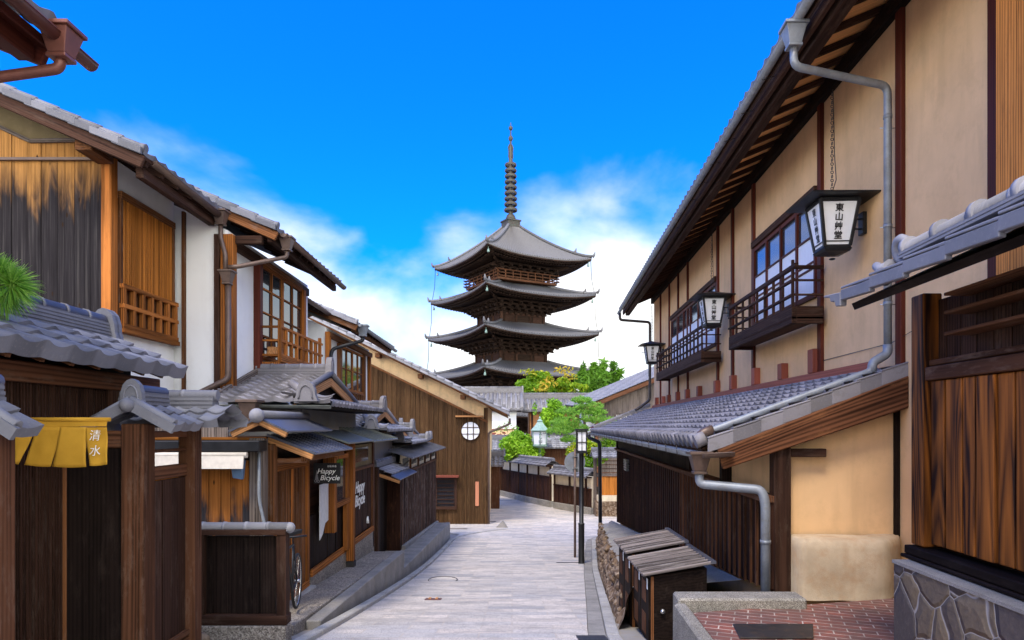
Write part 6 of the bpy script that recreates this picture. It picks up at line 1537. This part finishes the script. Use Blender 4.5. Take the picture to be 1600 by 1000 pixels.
tree('garden_shrub','rounded bright green shrub overhanging the garden wall, left of the lantern','shrub',(.55,44,-4.6),(.55,44,-2),[((-.1,43.2,-1.2),(.75,.6,.62)),((.7,43.2,-1.5),(.9,.6,.6)),((.3,43.4,-.75),(.6,.5,.5)),((1.25,43.2,-1.75),(.6,.5,.42)),((-.3,43.2,-1.8),(.6,.5,.35)),((.9,43.4,-.85),(.4,.4,.4)),((1.7,43.1,-1.6),(.4,.3,.3))],5200,.13,M['foliage_shrub'],7)
tree('wispy_shrub','thin bare-looking twiggy shrub before the white house wall','shrub',(-.4,46,-4.6),(-.4,46,-.6),[((-.9,45.6,-.2),(.4,.3,.3)),((-.3,45.6,.0),(.4,.3,.35)),((.2,45.6,-.2),(.3,.3,.3))],200,.09,M['foliage_pine'],8,th=.04)
tree('yellow_green_shrub','loose yellow-green shrub between the lantern and the pine','shrub',(2.9,46,-4.6),(2.8,46,-.6),[((2.3,45,.6),(.5,.5,.7)),((2.9,45,.9),(.6,.5,.9)),((2.1,45,-.1),(.5,.5,.5)),((3.2,45,.1),(.7,.5,.6)),((2.6,45,1.5),(.35,.3,.4)),((1.5,45,1.2),(.15,.12,.5)),((2.2,45,-.9),(.5,.4,.4))],4200,.13,M['foliage_shrub'],9)
tree('low_shrub','olive green shrub behind the street lamp, under the pine','shrub',(4.2,40,-4.6),(4.2,40,-2.4),[((3.7,39.6,-1.5),(.6,.5,.6)),((4.4,39.6,-1.1),(.7,.5,.5)),((5.0,39.6,-1.6),(.7,.5,.55)),((4.2,39.6,-2.1),(.9,.5,.4)),((5.6,39.6,-.9),(.5,.4,.5))],4200,.11,M['foliage_maple'],10)
t=thing('garden_pine','cloud-pruned green pine with layered pads, rising behind the boundary wall','tree',(4.4,41,-4.6))
mb=MB(); mb.tube([(4.4,41,-4.6),(4.2,41,-2.4),(4.5,41,-.6),(4.25,41,.8),(4.5,41,1.3)],[.14,.12,.10,.06,.03],8)
pads=[((3.2,41,.15),(.85,.6,.28)),((4.3,40.8,.45),(1.0,.6,.30)),((5.3,41,.30),(.95,.6,.26)),((3.6,41,.85),(.8,.5,.26)),((4.6,41,1.15),(.75,.5,.28)),((4.2,41,1.5),(.5,.4,.22)),((2.9,40.8,-.35),(.7,.5,.28)),((3.9,40.8,-.2),(.6,.4,.25)),((5.0,41,.78),(.6,.4,.2)),((3.5,40.8,-.85),(.5,.4,.25)),((5.9,41,.05),(.5,.4,.2))]
pads=[(p_,(r_[0]*1.15,r_[1]*1.1,r_[2]*1.35)) for p_,r_ in pads]
for p_,r_ in pads: mb.tube([(4.35,41,p_[2]-.5),V(p_)-V((0,0,.12))],[.045,.02],5)
mb.build('trunk',M['bark'],t)
mb=MB(); rg=random.Random(12)
for p_,r_ in pads:
    for _ in range(170):
        a=rg.uniform(0,6.28); q=math.sqrt(rg.random()); c=V((p_[0]+r_[0]*q*math.cos(a),p_[1]+r_[1]*q*math.sin(a),p_[2]+r_[2]*math.sqrt(max(0,1-q*q))*rg.uniform(-.5,1)))
        needles(mb,c,9,.22,(math.cos(a)*.3,math.sin(a)*.3,.8),.75,rg,.009)
mb.build('needles',M['foliage_pine'],t)
# aerial on the weathered house roof
t=thing('tv_aerial','thin television aerial on the grey tiled roof of the weathered house','aerial',(9.6,48,4.6))
mb=MB(); mb.tube([(9.6,48,3.4),(9.6,48,5.4)],.03,6); mb.build('mast',M['pipe_grey'],t)
mb=MB(); mb.tube([(9.1,48,5.2),(10.1,48,5.2)],.02,5)
for i in range(7): mb.tube([(9.15+.15*i,47.7,5.2),(9.15+.15*i,48.3,5.2)],.015,4)
mb.build('crossbar',M['pipe_grey'],t)
# distant treed hill
mb=MB(); R=[]
for j in range(9):
    row=[]
    for i in range(61):
        x=-260+i*13; y=330+j*18; h=-4.7+(30*math.exp(-((x-120)/90)**2)+20*math.exp(-((x+190)/80)**2))*math.sin(math.pi*j/8)*(1+.25*mnoise.noise(V((x*.03,j*.6,0))))
        row.append(mb.vert((x,y,h)))
    R.append(row)
for A_,B_ in zip(R,R[1:]):
    for i in range(60): mb.face((A_[i],A_[i+1],B_[i+1],B_[i]),True)
struct(mb.build('hills',M['foliage_dark']))
for o in bpy.data.objects:
    if '_b' in o.keys(): del o['_b']
